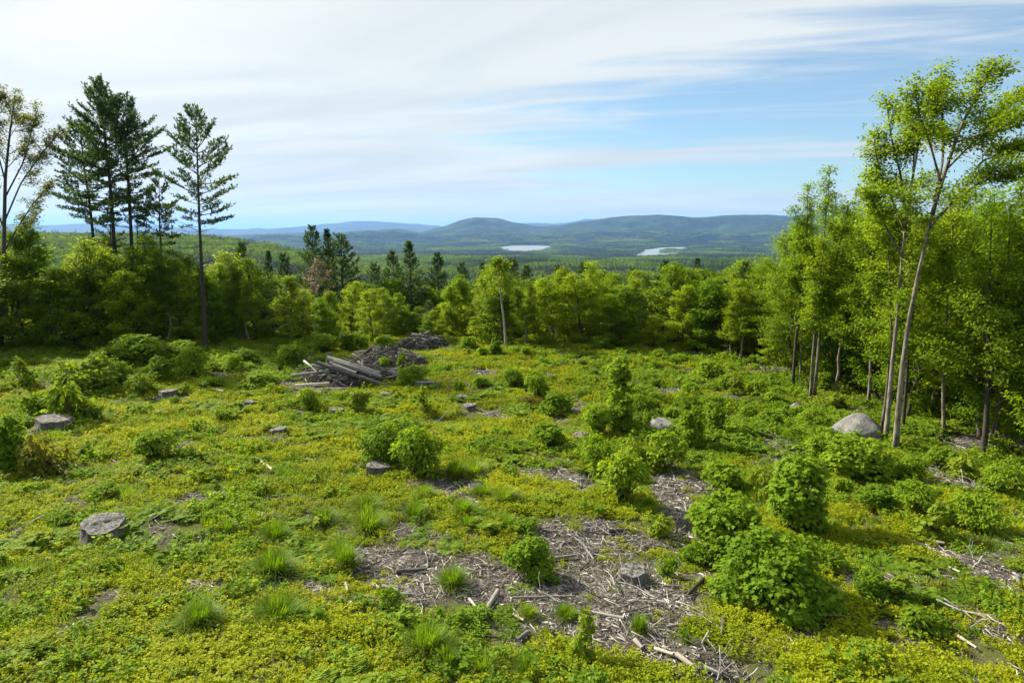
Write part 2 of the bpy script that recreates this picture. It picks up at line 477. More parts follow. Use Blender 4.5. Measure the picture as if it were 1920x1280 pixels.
def tube(mb, pts, rad, sides=5, mat=0, rng=None, cap=True, wob=0.0):
    pts = np.asarray(pts, float); rad = np.asarray(rad, float)
    n = len(pts)
    tg = np.gradient(pts, axis=0); tg = nrm(tg)
    ref = np.array([0, 0, 1.]) if abs(tg[0, 2]) < 0.8 else np.array([1., 0, 0])
    a = nrm(np.cross(tg, ref)); b = np.cross(tg, a)
    th = np.arange(sides) * 2 * math.pi / sides
    rr = rad[:, None]
    if wob and rng is not None:
        rr = rr * (1 + wob * rng.normal(size=(n, sides)))
    V = pts[:, None, :] + rr[..., None] * (np.cos(th)[None, :, None] * a[:, None, :] + np.sin(th)[None, :, None] * b[:, None, :])
    i = np.arange(n - 1)[:, None] * sides; j = np.arange(sides)[None, :]; k = (j + 1) % sides
    Fq = np.stack([i + j, i + k, i + sides + k, i + sides + j], -1).reshape(-1, 4)
    rv = rng.random() if rng is not None else 0.5
    mb.add(V, Fq, np.full(len(Fq), rv), mat)
    if cap:
        base = mb.nv - n * sides
        if sides == 4:
            pass
        c = np.array([[0] + [q, q + 1] for q in range(1, sides - 1)])
        e0 = c[:, [0, 2, 1]]; e1 = c + (n - 1) * sides
        mb.f.append((np.concatenate([e0, e1]) + base, np.full(2 * len(c), rv), mat))


KITE = (np.array([[0, 0, 0], [0.42, 0.36, 0.07], [1, 0, -0.06], [0.42, -0.36, 0.07]]), np.array([[0, 2, 1], [0, 3, 2]]))
NEED = (np.array([[0, 0, 0], [0.5, 0.17, 0.0], [1, 0, 0.05], [0.5, -0.17, 0.0]]), np.array([[0, 2, 1], [0, 3, 2]]))
OVAL = (np.array([[0, 0, 0], [0.3, 0.27, 0.05], [0.7, 0.22, 0.02], [1, 0, -0.12], [0.7, -0.22, 0.02], [0.3, -0.27, 0.05]]), np.array([[0, 2, 1], [0, 3, 2], [0, 4, 3], [0, 5, 4]]))
_mp = np.array([[0, 0], [0.08, 0.30], [0.02, 0.46], [0.36, 0.34], [0.46, 0.52], [0.62, 0.40], [0.62, 0.20], [1.0, 0.0], [0.62, -0.20], [0.62, -0.40], [0.46, -0.52], [0.36, -0.34], [0.02, -0.46], [0.08, -0.30]])
MAPLE = (np.concatenate([[[0.38, 0, 0.0]], np.c_[_mp, np.abs(_mp[:, 1]) * 0.22 - 0.12 * _mp[:, 0] ** 2 + 0.0]]), np.array([[0, i + 1, (i + 1) % 14 + 1] for i in range(14)])[:, ::-1])


def leaves(mb, pos, d, n, size, tpl=KITE, mat=0, rng=None, rnd=None):
    x = nrm(d)
    z = nrm(n - (n * x).sum(-1, keepdims=True) * x)
    y = np.cross(z, x)
    Tv, Tf = tpl
    k = len(Tv); N = len(pos)
    s = np.broadcast_to(np.asarray(size, float), (N,))[:, None, None]
    V = pos[:, None, :] + s * (Tv[None, :, 0:1] * x[:, None, :] + Tv[None, :, 1:2] * y[:, None, :] + Tv[None, :, 2:3] * z[:, None, :])
    Fc = (Tf[None] + (np.arange(N) * k)[:, None, None]).reshape(-1, 3)
    if rnd is None:
        rnd = rng.random(N)
    mb.add(V, Fc, np.repeat(rnd, len(Tf)), mat)


def obj(name, me, parent=None, loc=None, rot=None, scl=None):
    o = bpy.data.objects.new(name, me)
    COL.objects.link(o)
    if parent is not None:
        o.parent = parent
    if loc is not None: o.location = loc
    if rot is not None: o.rotation_euler = rot
    if scl is not None: o.scale = scl
    return o


def tag(o, label=None, cat=None, group=None, kind=None):
    if label: o['label'] = label
    if cat: o['category'] = cat
    if group: o['group'] = group
    if kind: o['kind'] = kind
    return o


def thing(name, label, cat, group=None, loc=(0, 0, 0), rot=(0, 0, 0), scl=(1, 1, 1), parts=()):
    """an Empty at the thing's base with its part meshes as children"""
    e = obj(name, None, None, loc, rot, scl)
    e.empty_display_size = 0.3
    tag(e, label, cat, group)
    for pn, me in parts:
        obj(pn, me, e)
    return e


# ------------------------------------------------------------------ the ground sheet
def build_ground():
    azf = np.arange(-60, 60.01, 0.24)
    azc = np.arange(64, 296.1, 4.0)
    az = np.radians(np.concatenate([azf, azc]))
    r = np.concatenate([[0.3, 2, 4], np.arange(6, 72, 0.28), np.geomspace(72, 5500, 150), np.linspace(5600, 12500, 130), np.geomspace(12700, 62000, 45)])
    A, RR = np.meshgrid(az, r)
    X = RR * np.sin(A); Y = RR * np.cos(A)
    Z = zt(X, Y)
    for lk in LAKES:                                   # lake beds lie below the water
        inside = lake_in(lk, X, Y, 1.0)
        Z = np.where(inside, np.minimum(Z, LAKE_Z - 4), np.where(lake_in(lk, X, Y, 1.6), np.minimum(Z, LAKE_Z + 3), Z))
    nr, na = X.shape
    V = np.stack([X, Y, Z], -1).reshape(-1, 3)
    i = np.arange(nr - 1)[:, None] * na; j = np.arange(na)[None, :]; k = (j + 1) % na
    Fq = np.stack([i + j, i + k, i + na + k, i + na + j], -1).reshape(-1, 4)
    mb = MB(); mb.add(V, Fq)
    me = mb.mesh('ground', [M['ground']], smooth=True)
    b = bare_mask(X.ravel(), Y.ravel(), Z.ravel()) * (np.cos(A.ravel()) > 0.3) * (RR.ravel() < 90)
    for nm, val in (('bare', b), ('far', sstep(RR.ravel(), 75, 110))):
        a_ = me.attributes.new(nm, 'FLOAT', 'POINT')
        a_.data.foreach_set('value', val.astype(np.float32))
    o = obj('ground', me)
    tag(o, 'cleared hillside with bare debris patches falling away to a wooded valley', 'ground', kind='structure')
    return o


LAKE_Z = -140.0


def lake_shape(pts):
    out_ = []
    for px, py in pts:
        d = ray(px, py); t = (LAKE_Z - CAM_H) / d[2]
        out_.append((d[0] * t, d[1] * t))
    return np.array(out_)


LAKES = [lake_shape([(933, 463.5), (960, 460.5), (1000, 460.3), (1030, 461), (1037, 464.5), (1026, 469), (1000, 472.5), (965, 472.5), (943, 469)]),
         lake_shape([(1186, 483), (1194, 477), (1212, 468), (1240, 464), (1285, 463), (1292, 465.5), (1280, 470), (1272, 475.5), (1264, 482), (1240, 486), (1222, 488), (1198, 488)]),
         lake_shape([(1300, 459.3), (1320, 457.6), (1350, 457.8), (1345, 459.8), (1322, 460.2)])]
ISLAND = lake_shape([(1240, 474.5), (1247, 469.8), (1262, 468.8), (1272, 470.5), (1270, 475.0), (1256, 476.8)])


def poly_in(P, x, y):
    x = np.asarray(x, float); y = np.asarray(y, float)
    ins = np.zeros(x.shape, bool)
    n = len(P)
    for i in range(n):
        x0, y0 = P[i]; x1, y1 = P[(i + 1) % n]
        c = (y0 > y) != (y1 > y)
        xi = (x1 - x0) * (y - y0) / (y1 - y0 + 1e-12) + x0
        ins ^= c & (x < xi)
    return ins


def lake_in(P, x, y, s=1.0):
    c = P.mean(0)
    r = poly_in(c + (P - c) * s, x, y)
    if P is LAKES[1]:
        r &= ~poly_in(ISLAND, x, y)
    return r


build_ground()
for P, lab in zip(LAKES, ('pale lake at the foot of the middle blue hill', 'bright lake with a wooded island down in the valley', 'thin far strip of water right of the island lake')):
    # smooth shoreline, a little irregular
    rng = rs(5)
    n = len(P); q = np.concatenate([P, P[:1]])
    tt = np.linspace(0, n, n * 10, endpoint=False)
    i = tt.astype(int); f = (tt - i)[:, None]
    pts = q[i] * (1 - f) + q[i + 1] * f
    for _ in range(4):
        pts = (np.roll(pts, 1, 0) + 2 * pts + np.roll(pts, -1, 0)) / 4
    pts = pts + np.stack([fbm(pts[:, 0] / 130, pts[:, 1] / 130, 4) - 0.5, fbm(pts[:, 0] / 130, pts[:, 1] / 130, 9) - 0.5], -1) * 60
    c = pts.mean(0)
    V = np.c_[np.concatenate([pts, [c]]), np.full(len(pts) + 1, LAKE_Z)]
    k = len(pts)
    Fc = np.array([[j, (j + 1) % k, k] for j in range(k)])
    mb = MB(); mb.add(V, Fc)
    me = mb.mesh('lake', [M['water']])
    if me.polygons[0].normal.z < 0:
        me.flip_normals()
    tag(obj('lake', me), lab, 'lake', kind='structure')

# ------------------------------------------------------------------ plant generators
def polyline(P, t):
    """sample a polyline P (n,3) at parameters t in 0..1"""
    P = np.asarray(P, float)
    s = np.linspace(0, 1, len(P))
    return np.stack([np.interp(t, s, P[:, i]) for i in range(3)], -1)


def rot_about(d, ax, ang):
    ax = ax / np.linalg.norm(ax)
    c, s = math.cos(ang), math.sin(ang)
    return d * c + np.cross(ax, d) * s + ax * (ax @ d) * (1 - c)


def grow_branch(rng, p0, d, L, n=6, up=0.05, wig=0.10):
    pts = [np.array(p0, float)]
    d = np.array(d, float)
    for _ in range(n - 1):
        d = d + np.array([0, 0, up]) + rng.normal(0, wig, 3)
        d /= np.linalg.norm(d)
        pts.append(pts[-1] + d * L / (n - 1))
    return np.array(pts), d


def broadleaf(seed, H, r0, cb, width, nb, nleaf, leaf, kind='oval', el=(30, 62), n2=7, trunk=None, spread=0.16, bark='bark', lmat='tree_leaf', lean=0.0, flat=0.6,
              tpl=KITE, limbs=(), clump=0.0, thick=1.0, low=0.0, tmin=0.0, wigg=0.012):
    """tapered trunk, limbs and twigs, leaves in sprays along the twigs; returns (trunk mesh, crown mesh)"""
    rng = rs(seed)
    wood = MB(); crown = MB()
    if trunk is None:
        n = 12
        tt = np.linspace(0, 1, n)
        wob = np.cumsum(rng.normal(0, wigg * H, (n, 2)), 0); wob -= wob[0]
        tr = np.c_[wob[:, 0] + lean * H * tt, wob[:, 1], tt * H]
    else:
        tr = np.asarray(trunk, float)
    nt = max(len(tr) * 3, 14)
    tq = np.linspace(0, 1, nt)
    trs = polyline(tr, tq)
    rad = r0 * (1 - tq) ** 0.75 + 0.012 * H / 10
    rad[0] *= 1.35; rad[1] *= 1.08
    tube(wood, trs, rad, 9, rng=rng, wob=0.04)
    segs = []
    axis_top = tr[-1]

    def prof(t):                       # t 0..1 through the crown
        if kind == 'oval':
            return (math.sin(math.pi * min(1, 0.16 + 0.84 * t) ** 0.8) ** 0.75 + 0.08)
        if kind == 'cone':
            return 1.0 - 0.82 * t
        if kind == 'slim':
            return 0.75 * (1 - 0.6 * t) + 0.1
        if kind == 'vase':
            return 0.45 + 0.6 * math.sin(math.pi * t ** 0.8) 
        return 1.0

    def sub_branch(p0, d, L, r, lvl):
        n = 6 if lvl == 0 else 4
        pts, dl = grow_branch(rng, p0, d, L, n, 0.07 if lvl == 0 else 0.03, 0.10 if lvl == 0 else 0.14)
        rr = np.linspace(r, max(r * 0.22, 0.006), n)
        tube(wood, pts, rr, 5 if lvl == 0 else 3, rng=rng, cap=False)
        if lvl == 0:
            k = max(3, int(n2 * min(1.3, L / (width * 0.55))))
            for j in range(k):
                s = 0.22 + 0.78 * (j + rng.random()) / k
                b = polyline(pts, s)
                dd = polyline(np.gradient(pts, axis=0), s); dd /= np.linalg.norm(dd)
                side = 1 if j % 2 else -1
                axz = np.array([0, 0, 1.0]) + rng.normal(0, 0.35, 3)
                d2 = rot_about(dd, axz, side * R(rng.uniform(28, 65)))
                d2[2] = d2[2] * flat + rng.normal(0, 0.10)
                sub_branch(b, nrm(d2), L * rng.uniform(0.3, 0.5) * (1.15 - 0.5 * s), r * 0.4, 1)
            segs.append((pts[-3], pts[-1], 0.6))
        else:
            segs.append((pts[0] * 0.5 + pts[1] * 0.5, pts[2], 0.8)); segs.append((pts[2], pts[3], 1.0))

    ga = rng.random() * 6.28
    for i in range(nb):
        t = ((i + rng.random() * 0.8) / nb)
        tc_ = cb + (1 - cb) * t
        ga += 2.399 + rng.normal(0, 0.35)
        e = R(el[0] + (el[1] - el[0]) * t + rng.normal(0, 7))
        L = width * prof(t) * rng.uniform(0.7, 1.15)
        d = np.array([math.cos(ga) * math.cos(e), math.sin(ga) * math.cos(e), math.sin(e)])
        p0 = polyline(tr, tc_)
        r = max(0.012, r0 * (1 - tc_) ** 0.75 * 0.5 * thick)
        sub_branch(p0, d, L, r, 0)
    for P, r in limbs:                 # hand-laid limbs with their own side branches
        P = np.asarray(P, float)
        ts = np.linspace(0, 1, 14)
        q = polyline(P, ts)
        tube(wood, q, np.linspace(r, 0.025, 14), 7, rng=rng, wob=0.04)
        Ltot = np.linalg.norm(np.diff(P, axis=0), axis=1).sum()
        k = int(5 + Ltot * 1.9)
        for j in range(k):
            s = 0.28 + 0.72 * (j + rng.random()) / k
            b = polyline(P, s); dd = nrm(polyline(np.gradient(q, axis=0), s))
            d2 = rot_about(dd, rng.normal(0, 1, 3), R(rng.uniform(30, 70)))
            d2[2] = abs(d2[2]) * 0.6 + 0.12
            sub_branch(b, nrm(d2), width * rng.uniform(0.3, 0.62) * (1.2 - 0.6 * s), r * 0.35, 0)
    if low:                            # suckers and low sprays round the foot
        for j in range(int(low)):
            a = rng.random() * 6.28
            sub_branch(polyline(tr, rng.uniform(0.03, cb)), nrm(np.array([math.cos(a), math.sin(a), rng.uniform(0.0, 0.5)])), width * rng.uniform(0.35, 0.7), 0.02, 0)
    A = np.array([s[0] for s in segs]); B = np.array([s[1] for s in segs]); W = np.array([s[2] for s in segs])
    W = W * (np.linalg.norm(B - A, axis=1) + 0.15)
    if clump > 0:
        W = W * np.exp(rng.normal(0, clump, len(W)))
    idx = rng.choice(len(W), nleaf, p=W / W.sum())
    f = rng.random((nleaf, 1))
    pos = A[idx] * (1 - f) + B[idx] * f + rng.normal(0, 1, (nleaf, 3)) * np.array([spread, spread, spread * 0.55])
    cen = tr[-1] * np.array([0.5, 0.5, 0.6])
    outw = pos - cen; outw[:, 2] *= 0.3; outw = nrm(outw)
    nv = np.array([0, 0, 1.0]) * 1.0 + rng.normal(0, 0.55, (nleaf, 3)) + outw * 0.35
    dv = outw * 0.6 + rng.normal(0, 0.6, (nleaf, 3)); dv[:, 2] = dv[:, 2] * 0.4 - 0.25
    segr = rng.random(len(W))
    leaves(crown, pos, dv, nv, leaf * rng.uniform(0.7, 1.25, nleaf), tpl, rng=rng, rnd=np.clip(0.55 * rng.random(nleaf) + 0.45 * segr[idx], 0, 1))
    return wood.mesh('trunk', [M[bark]]), crown.mesh('crown', [M[lmat]])


def conifer(seed, H, r0, cb, width, spacing=0.62, nper=5, kind='pine', nt=4, needle=0.24, kper=5, bark='bark_dark', lean=(0, 0), dead=0, irregular=0.35, trunk=None, elt=55, elb=-4):
    """whorled conifer: layered boughs with upturned tips, needle tufts on side branchlets"""
    rng = rs(seed)
    wood = MB(); crown = MB()
    if trunk is None:
        n = 10
        tt = np.linspace(0, 1, n)
        wob = np.cumsum(rng.normal(0, 0.004 * H, (n, 2)), 0); wob -= wob[0]
        tr = np.c_[wob[:, 0] + lean[0] * H * tt, wob[:, 1] + lean[1] * H * tt, tt * H]
    else:
        tr = np.asarray(trunk, float)
    tq = np.linspace(0, 1, 26)
    rad = r0 * (1 - tq) ** 0.85 + 0.015
    rad[0] *= 1.3
    tube(wood, polyline(tr, tq), rad, 8, rng=rng, wob=0.05)
    P, D, Nn, S = [], [], [], []
    z = cb
    while z < 0.985:
        t = (z - cb) / (1 - cb)
        if kind == 'pine':
            pr = min(1.0, 0.55 + 1.5 * t) * (1 - t) ** 0.62 + 0.05
        else:
            pr = (1 - t) ** 0.85 + 0.04
        a0 = rng.random() * 6.28
        npw = max(3, int(nper + rng.normal(0, 0.7)))
        for k in range(npw):
            if rng.random() < irregular * 0.35:
                continue
            a = a0 + k * 6.283 / npw + rng.normal(0, 0.25)
            L = width * pr * rng.uniform(1 - irregular, 1 + irregular * 0.35)
            if L < 0.15:
                continue
            e = R(elb + (elt - elb) * t ** 1.3 + rng.normal(0, 5))
            d = np.array([math.cos(a) * math.cos(e), math.sin(a) * math.cos(e), math.sin(e)])
            p0 = polyline(tr, z + rng.normal(0, 0.006))
            pts, _ = grow_branch(rng, p0, d, L, 6, 0.055 + 0.03 * t, 0.05)
            tube(wood, pts, np.linspace(max(0.012, 0.022 * L ** 0.7), 0.006, 6), 4, rng=rng, cap=False)
            start = 0.30 if kind == 'pine' else 0.12
            nbr = max(4, int(L * 4.4))
            for j in range(nbr):
                s = start + (1 - start) * (j + rng.random()) / nbr
                b = polyline(pts, s)
                dd = nrm(polyline(np.gradient(pts, axis=0), s))
                side = 1 if j % 2 else -1
                d2 = rot_about(dd, np.array([0, 0, 1.0]), side * R(rng.uniform(25, 58)))
                d2[2] += rng.uniform(0.0, 0.28) if kind == 'pine' else rng.uniform(-0.25, 0.1)
                d2 = nrm(d2)
                l2 = min(0.9, 0.42 * L) * (1.12 - 0.75 * s) + 0.14
                m = max(2, int(l2 * nt * 1.6))
                for q in range(m):
                    pp = b + d2 * l2 * (q + rng.random()) / m
                    for _ in range(kper):
                        P.append(pp); D.append(d2 * 0.8); S.append(needle)
            P.append(pts[-1]); D.append(dd); S.append(needle)
        z += spacing / H * rng.uniform(0.75, 1.3)
    for k in range(dead):              # dead snags under the live crown
        zd = cb * rng.uniform(0.66, 1.02)
        a = rng.random() * 6.28
        d = np.array([math.cos(a), math.sin(a), rng.uniform(-0.15, 0.35)])
        pts, _ = grow_branch(rng, polyline(tr, zd), nrm(d), rng.uniform(0.5, 2.4), 5, 0.04, 0.10)
        tube(wood, pts, np.linspace(0.03, 0.008, 5), 4, rng=rng, cap=False)
        for q in range(3):
            b = polyline(pts, rng.uniform(0.4, 0.95))
            p2, _ = grow_branch(rng, b, nrm(d + rng.normal(0, 0.6, 3)), rng.uniform(0.2, 0.7), 3, 0.02, 0.15)
            tube(wood, p2, np.linspace(0.014, 0.005, 3), 3, rng=rng, cap=False)
    P = np.array(P); D = np.array(D); S = np.array(S); N = len(P)
    P = P + rng.normal(0, 0.035, (N, 3))
    dv = D + rng.normal(0, 0.55, (N, 3)); dv[:, 2] += 0.25
    nv = rng.normal(0, 0.7, (N, 3)) + np.array([0, 0, 0.8])
    leaves(crown, P, dv, nv, S * rng.uniform(0.7, 1.2, N), NEED, rng=rng)
    return wood.mesh('trunk', [M[bark]]), crown.mesh('crown', [M['needle']])


def shrub(seed, w_, h_, nleaf, leaf, lmat='maple', tpl=MAPLE, lumps=9, shape='round', loose=0.12):
    """sprout clump: many stems from one stool, leaves shingled over a lumpy dome and through its inside"""
    rng = rs(seed)
    wood = MB(); fol = MB()
    # lump centres
    lc = []; lr = []
    for i in range(lumps):
        a = rng.random() * 6.28; q = math.sqrt(rng.random())
        if shape == 'tower':
            zc = rng.uniform(0.10, 0.88); rr = q * (0.27 - 0.12 * zc)
        else:
            zc = rng.uniform(0.14, 0.76); rr = q * 0.37 * math.sqrt(max(0.05, 1 - (1.75 * (zc - 0.36)) ** 2))
        lc.append([math.cos(a) * rr * w_, math.sin(a) * rr * w_, zc * h_])
        k = rng.uniform(0.12, 0.25)
        lr.append([k * w_, k * w_, min(k * w_ * 0.95, k * h_ * 1.15)])
    lc = np.array(lc); lr = np.array(lr)
    cand = []
    n = int(nleaf * 1.9)
    li = rng.integers(0, lumps, n)
    u = nrm(rng.normal(0, 1, (n, 3)))
    u[:, 2] = np.where(u[:, 2] < -0.4, -u[:, 2], u[:, 2])
    rad = 1 - np.abs(rng.normal(0, 0.2, n)) + rng.normal(0, loose, n)
    pos = lc[li] + u * lr[li] * rad[:, None]
    # drop leaves buried deep inside other lumps
    q = ((pos[:, None, :] - lc[None]) / lr[None]); dq = (q ** 2).sum(-1)
    dq[np.arange(n), li] = 9
    keep = (dq.min(1) > 0.42) & (pos[:, 2] > 0.03 * h_)
    pos = pos[keep][:nleaf]; u = u[keep][:nleaf]
    N = len(pos)
    nv = u * 0.9 + np.array([0, 0, 0.65]) + rng.normal(0, 0.38, (N, 3))
    dv = u * np.array([1, 1, 0.2]) + np.array([0, 0, -0.55]) + rng.normal(0, 0.38, (N, 3))
    lump_r = rng.random(lumps)[li[keep][:nleaf]]
    leaves(fol, pos, dv, nv, leaf * rng.uniform(0.65, 1.25, N), tpl, rng=rng, rnd=np.clip(0.6 * rng.random(N) + 0.4 * lump_r, 0, 1))
    # young shoots standing out of the dome
    for i in range(int(lumps * 1.6)):
        j = rng.integers(0, lumps)
        u1 = nrm(rng.normal(0, 1, 3) + np.array([0, 0, 0.9])); u1[2] = abs(u1[2])
        a0 = lc[j] + u1 * lr[j] * 0.7
        Ls = rng.uniform(0.16, 0.34) * min(w_, h_)
        a1 = a0 + nrm(u1 + np.array([0, 0, 0.5])) * Ls
        tube(wood, [a0, (a0 + a1) / 2, a1], [0.008, 0.006, 0.003], 3, rng=rng, cap=False)
        ks = 9
        fr = rng.uniform(0.25, 1.0, (ks, 1))
        ap = a0 * (1 - fr) + a1 * fr
        ad = rng.normal(0, 1, (ks, 3)); ad[:, 2] = ad[:, 2] * 0.3 - 0.1
        leaves(fol, ap, ad, np.array([0, 0, 1.0]) + rng.normal(0, 0.4, (ks, 3)), leaf * rng.uniform(0.6, 1.1, ks), tpl, rng=rng, rnd=np.clip(rng.random(ks) * 0.5 + 0.45, 0, 1))
    for i in range(lumps * 3):
        j = i % lumps
        tip = lc[j] + nrm(rng.normal(0, 1, 3)) * lr[j] * 0.8
        tip[2] = max(tip[2], 0.25 * h_)
        b = np.array([rng.normal(0, 0.06) * w_, rng.normal(0, 0.06) * w_, -0.05])
        mid = b * 0.5 + tip * 0.5 + np.array([tip[0] * 0.08, tip[1] * 0.08, h_ * 0.04])
        tube(wood, polyline([b, mid, tip], np.linspace(0, 1, 5)), np.linspace(0.016, 0.005, 5), 3, rng=rng, cap=False)
    return wood.mesh('stems', [M['stem']]), fol.mesh('foliage', [M[lmat]])


def blades(mb, rng, n, rad, hgt, wid, mat=0, droop=0.8, base=0.10, up=0.9):
    """grass blades as bent three-segment strips"""
    a = rng.random(n) * 6.283
    b0 = np.c_[np.cos(a), np.sin(a)] * (np.sqrt(rng.random(n)) * base)[:, None]
    a2 = a + rng.normal(0, 0.7, n)
    hz = np.c_[np.cos(a2), np.sin(a2)]
    L = hgt * rng.uniform(0.6, 1.25, n)
    lean = rad * rng.uniform(0.15, 1.0, n)
    ts = np.array([0, 0.35, 0.7, 1.0])
    V = np.zeros((n, 7, 3))
    perp = np.c_[-hz[:, 1], hz[:, 0]]
    wv = np.array([1, 0.85, 0.55])
    for k, t in enumerate(ts):
        c = np.zeros((n, 3))
        c[:, :2] = b0 + hz * (lean * t ** 1.7)[:, None]
        c[:, 2] = L * (up * t - droop * 0.5 * t ** 2.4 * (lean / rad))
        if k < 3:
            V[:, 2 * k] = c; V[:, 2 * k + 1] = c
            V[:, 2 * k, :2] += perp * wid * wv[k] * 0.5; V[:, 2 * k + 1, :2] -= perp * wid * wv[k] * 0.5
        else:
            V[:, 6] = c
    off = (np.arange(n) * 7)[:, None, None]
    quads = (np.array([[0, 1, 3, 2], [2, 3, 5, 4]])[None] + off).reshape(-1, 4)
    tris = (np.array([[4, 5, 6]])[None] + off).reshape(-1, 3)
    r = rng.random(n)
    mb.add(V, quads, np.repeat(r, 2), mat)
    mb.f.append((tris + mb.nv - n * 7, r, mat))


# ------------------------------------------------------------------ scattering (for what nobody could count)
def template(name, me):
    return bpy.data.objects.new(name, me)


def scatter(name, tpls, P, rot, scl, idx, label, cat, kind='stuff'):
    """one object whose points carry instances of the template meshes"""
    tc = bpy.data.collections.new(name + '_templates')
    for i, me in enumerate(tpls):
        tc.objects.link(template('%s_t%02d' % (name, i), me))
    me = bpy.data.meshes.new(name)
    n = len(P)
    me.vertices.add(n)
    me.vertices.foreach_set('co', np.asarray(P, np.float32).ravel())
    a = me.attributes.new('rot', 'FLOAT_VECTOR', 'POINT'); a.data.foreach_set('vector', np.asarray(rot, np.float32).ravel())
    a = me.attributes.new('scl', 'FLOAT_VECTOR', 'POINT'); a.data.foreach_set('vector', np.asarray(scl, np.float32).ravel())
    a = me.attributes.new('idx', 'INT', 'POINT'); a.data.foreach_set('value', np.asarray(idx, np.int32))
    o = obj(name, me)
    tag(o, label, cat, kind=kind)
    g = bpy.data.node_groups.new(name + '_scatter', 'GeometryNodeTree')
    g.interface.new_socket('Geometry', in_out='INPUT', socket_type='NodeSocketGeometry')
    g.interface.new_socket('Geometry', in_out='OUTPUT', socket_type='NodeSocketGeometry')
    N = g.nodes; L = g.links
    gi = N.new('NodeGroupInput'); go = N.new('NodeGroupOutput')
    ci = N.new('GeometryNodeCollectionInfo')
    ci.inputs['Collection'].default_value = tc
    ci.inputs['Separate Children'].default_value = True
    ci.inputs['Reset Children'].default_value = True
    ip = N.new('GeometryNodeInstanceOnPoints')
    ip.inputs['Pick Instance'].default_value = True

    def na(nm, dt):
        q = N.new('GeometryNodeInputNamedAttribute'); q.data_type = dt; q.inputs['Name'].default_value = nm
        return q.outputs['Attribute']
    e2r = N.new('FunctionNodeEulerToRotation')
    L.new(na('rot', 'FLOAT_VECTOR'), e2r.inputs[0])
    L.new(gi.outputs[0], ip.inputs['Points'])
    L.new(ci.outputs[0], ip.inputs['Instance'])
    L.new(na('idx', 'INT'), ip.inputs['Instance Index'])
    L.new(e2r.outputs[0], ip.inputs['Rotation'])
    L.new(na('scl', 'FLOAT_VECTOR'), ip.inputs['Scale'])
    L.new(ip.outputs[0], go.inputs[0])
    md = o.modifiers.new('scatter', 'NODES')
    md.node_group = g
    return o


def sector(rng, n, r0, r1, a0=-46, a1=46):
    r = np.sqrt(rng.uniform(r0 * r0, r1 * r1, n)); a = np.radians(rng.uniform(a0, a1, n))
    return r * np.sin(a), r * np.cos(a)


# edge of the clearing: feet of the wood as seen in the photograph
EDGE_PX = [(-900, 760), (-500, 720), (-200, 690), (0, 662), (130, 652), (260, 650), (387, 648), (480, 646), (560, 643), (650, 638), (740, 636), (840, 643), (960, 648), (1100, 650), (1250, 655), (1330, 668), (1400, 688),
           (1480, 712), (1560, 738), (1640, 765), (1760, 800), (1860, 848), (2000, 905), (2250, 980), (2600, 1080)]
EDGE = np.array([at(*p)[:2] for p in EDGE_PX])
E_AZ = np.arctan2(EDGE[:, 0], EDGE[:, 1]); E_R = np.hypot(EDGE[:, 0], EDGE[:, 1])


def edge_r(x, y):
    return np.interp(np.arctan2(x, y), E_AZ, E_R)


print('setup', round(time.time() - T0, 1))
# ------------------------------------------------------------------ trees: one mesh set per kind and shape
TR = {}
for i in range(7):
    TR['young%d' % i] = (broadleaf(100 + i, 7.5, 0.085, 0.10, [1.9, 1.6, 2.2, 1.7, 2.0, 1.5, 1.9][i], 28, 9000, 0.155, 'oval', (18, 62), 7, lmat=['tree_leaf', 'tree_leaf_fresh', 'tree_leaf', 'tree_leaf_deep', 'tree_leaf_fresh', 'tree_leaf', 'tree_leaf'][i], low=6, clump=0.4, spread=0.20, bark='bark_dark'), 7.5)
for i in range(3):
    TR['pole%d' % i] = (broadleaf(140 + i, 12.0, 0.12, 0.34, [1.9, 1.6, 2.1][i], 26, 8000, 0.15, 'slim', (28, 66), 6, lmat=['tree_leaf', 'tree_leaf', 'tree_leaf_fresh'][i], clump=0.4, spread=0.24), 12.0)
for i in range(3):
    TR['fine%d' % i] = (broadleaf(180 + i, 9.5, 0.085, 0.16, [2.3, 2.0, 2.5][i], 30, 15000, 0.115, 'oval', (22, 62), 7, lmat=['tree_leaf', 'tree_leaf_deep', 'tree_leaf'][i], low=4, clump=0.5, spread=0.22, bark='bark_dark'), 9.5)
for i in range(3):
    TR['sapling%d' % i] = (broadleaf(160 + i, 4.2, 0.04, 0.08, 1.05, 16, 1500, 0.16, 'oval', (20, 60), 5, lmat=['tree_leaf_fresh', 'tree_leaf', 'tree_leaf'][i], bark='stem', clump=0.4, spread=0.12), 4.2)
for i in range(3):
    TR['spruce%d' % i] = (conifer(200 + i, 11.0, 0.17, 0.14, [2.6, 2.2, 2.9][i], 0.5, 6, ['pine', 'spruce', 'pine'][i], 3, 0.30, 4, irregular=0.3, elt=48, elb=-2), 11.0)
print('trees', round(time.time() - T0, 1))


def place_tree(kind, px, py, top_y, name, label, cat, group, rng, wide=1.0, pos=None):
    """stand a tree with its foot at the ground point seen at (px, py) and its top at row top_y"""
    (tm, cm), h0 = TR[kind]
    p = at(px, py) if pos is None else pos
    d = math.hypot(p[0], p[1])
    X, Yp, dep = project(p[0], p[1], p[2])
    a, e = az_el(float(X), top_y)
    Ht = max(2.0, (CAM_H + d * float(e)) - p[2])
    s = Ht / h0
    sw = s ** 0.75 * wide
    return thing(name, label, cat, group, (p[0], p[1], p[2] - 0.05), (0, 0, rng.random() * 6.28), (sw, sw, s), (('trunk', tm), ('crown', cm)))


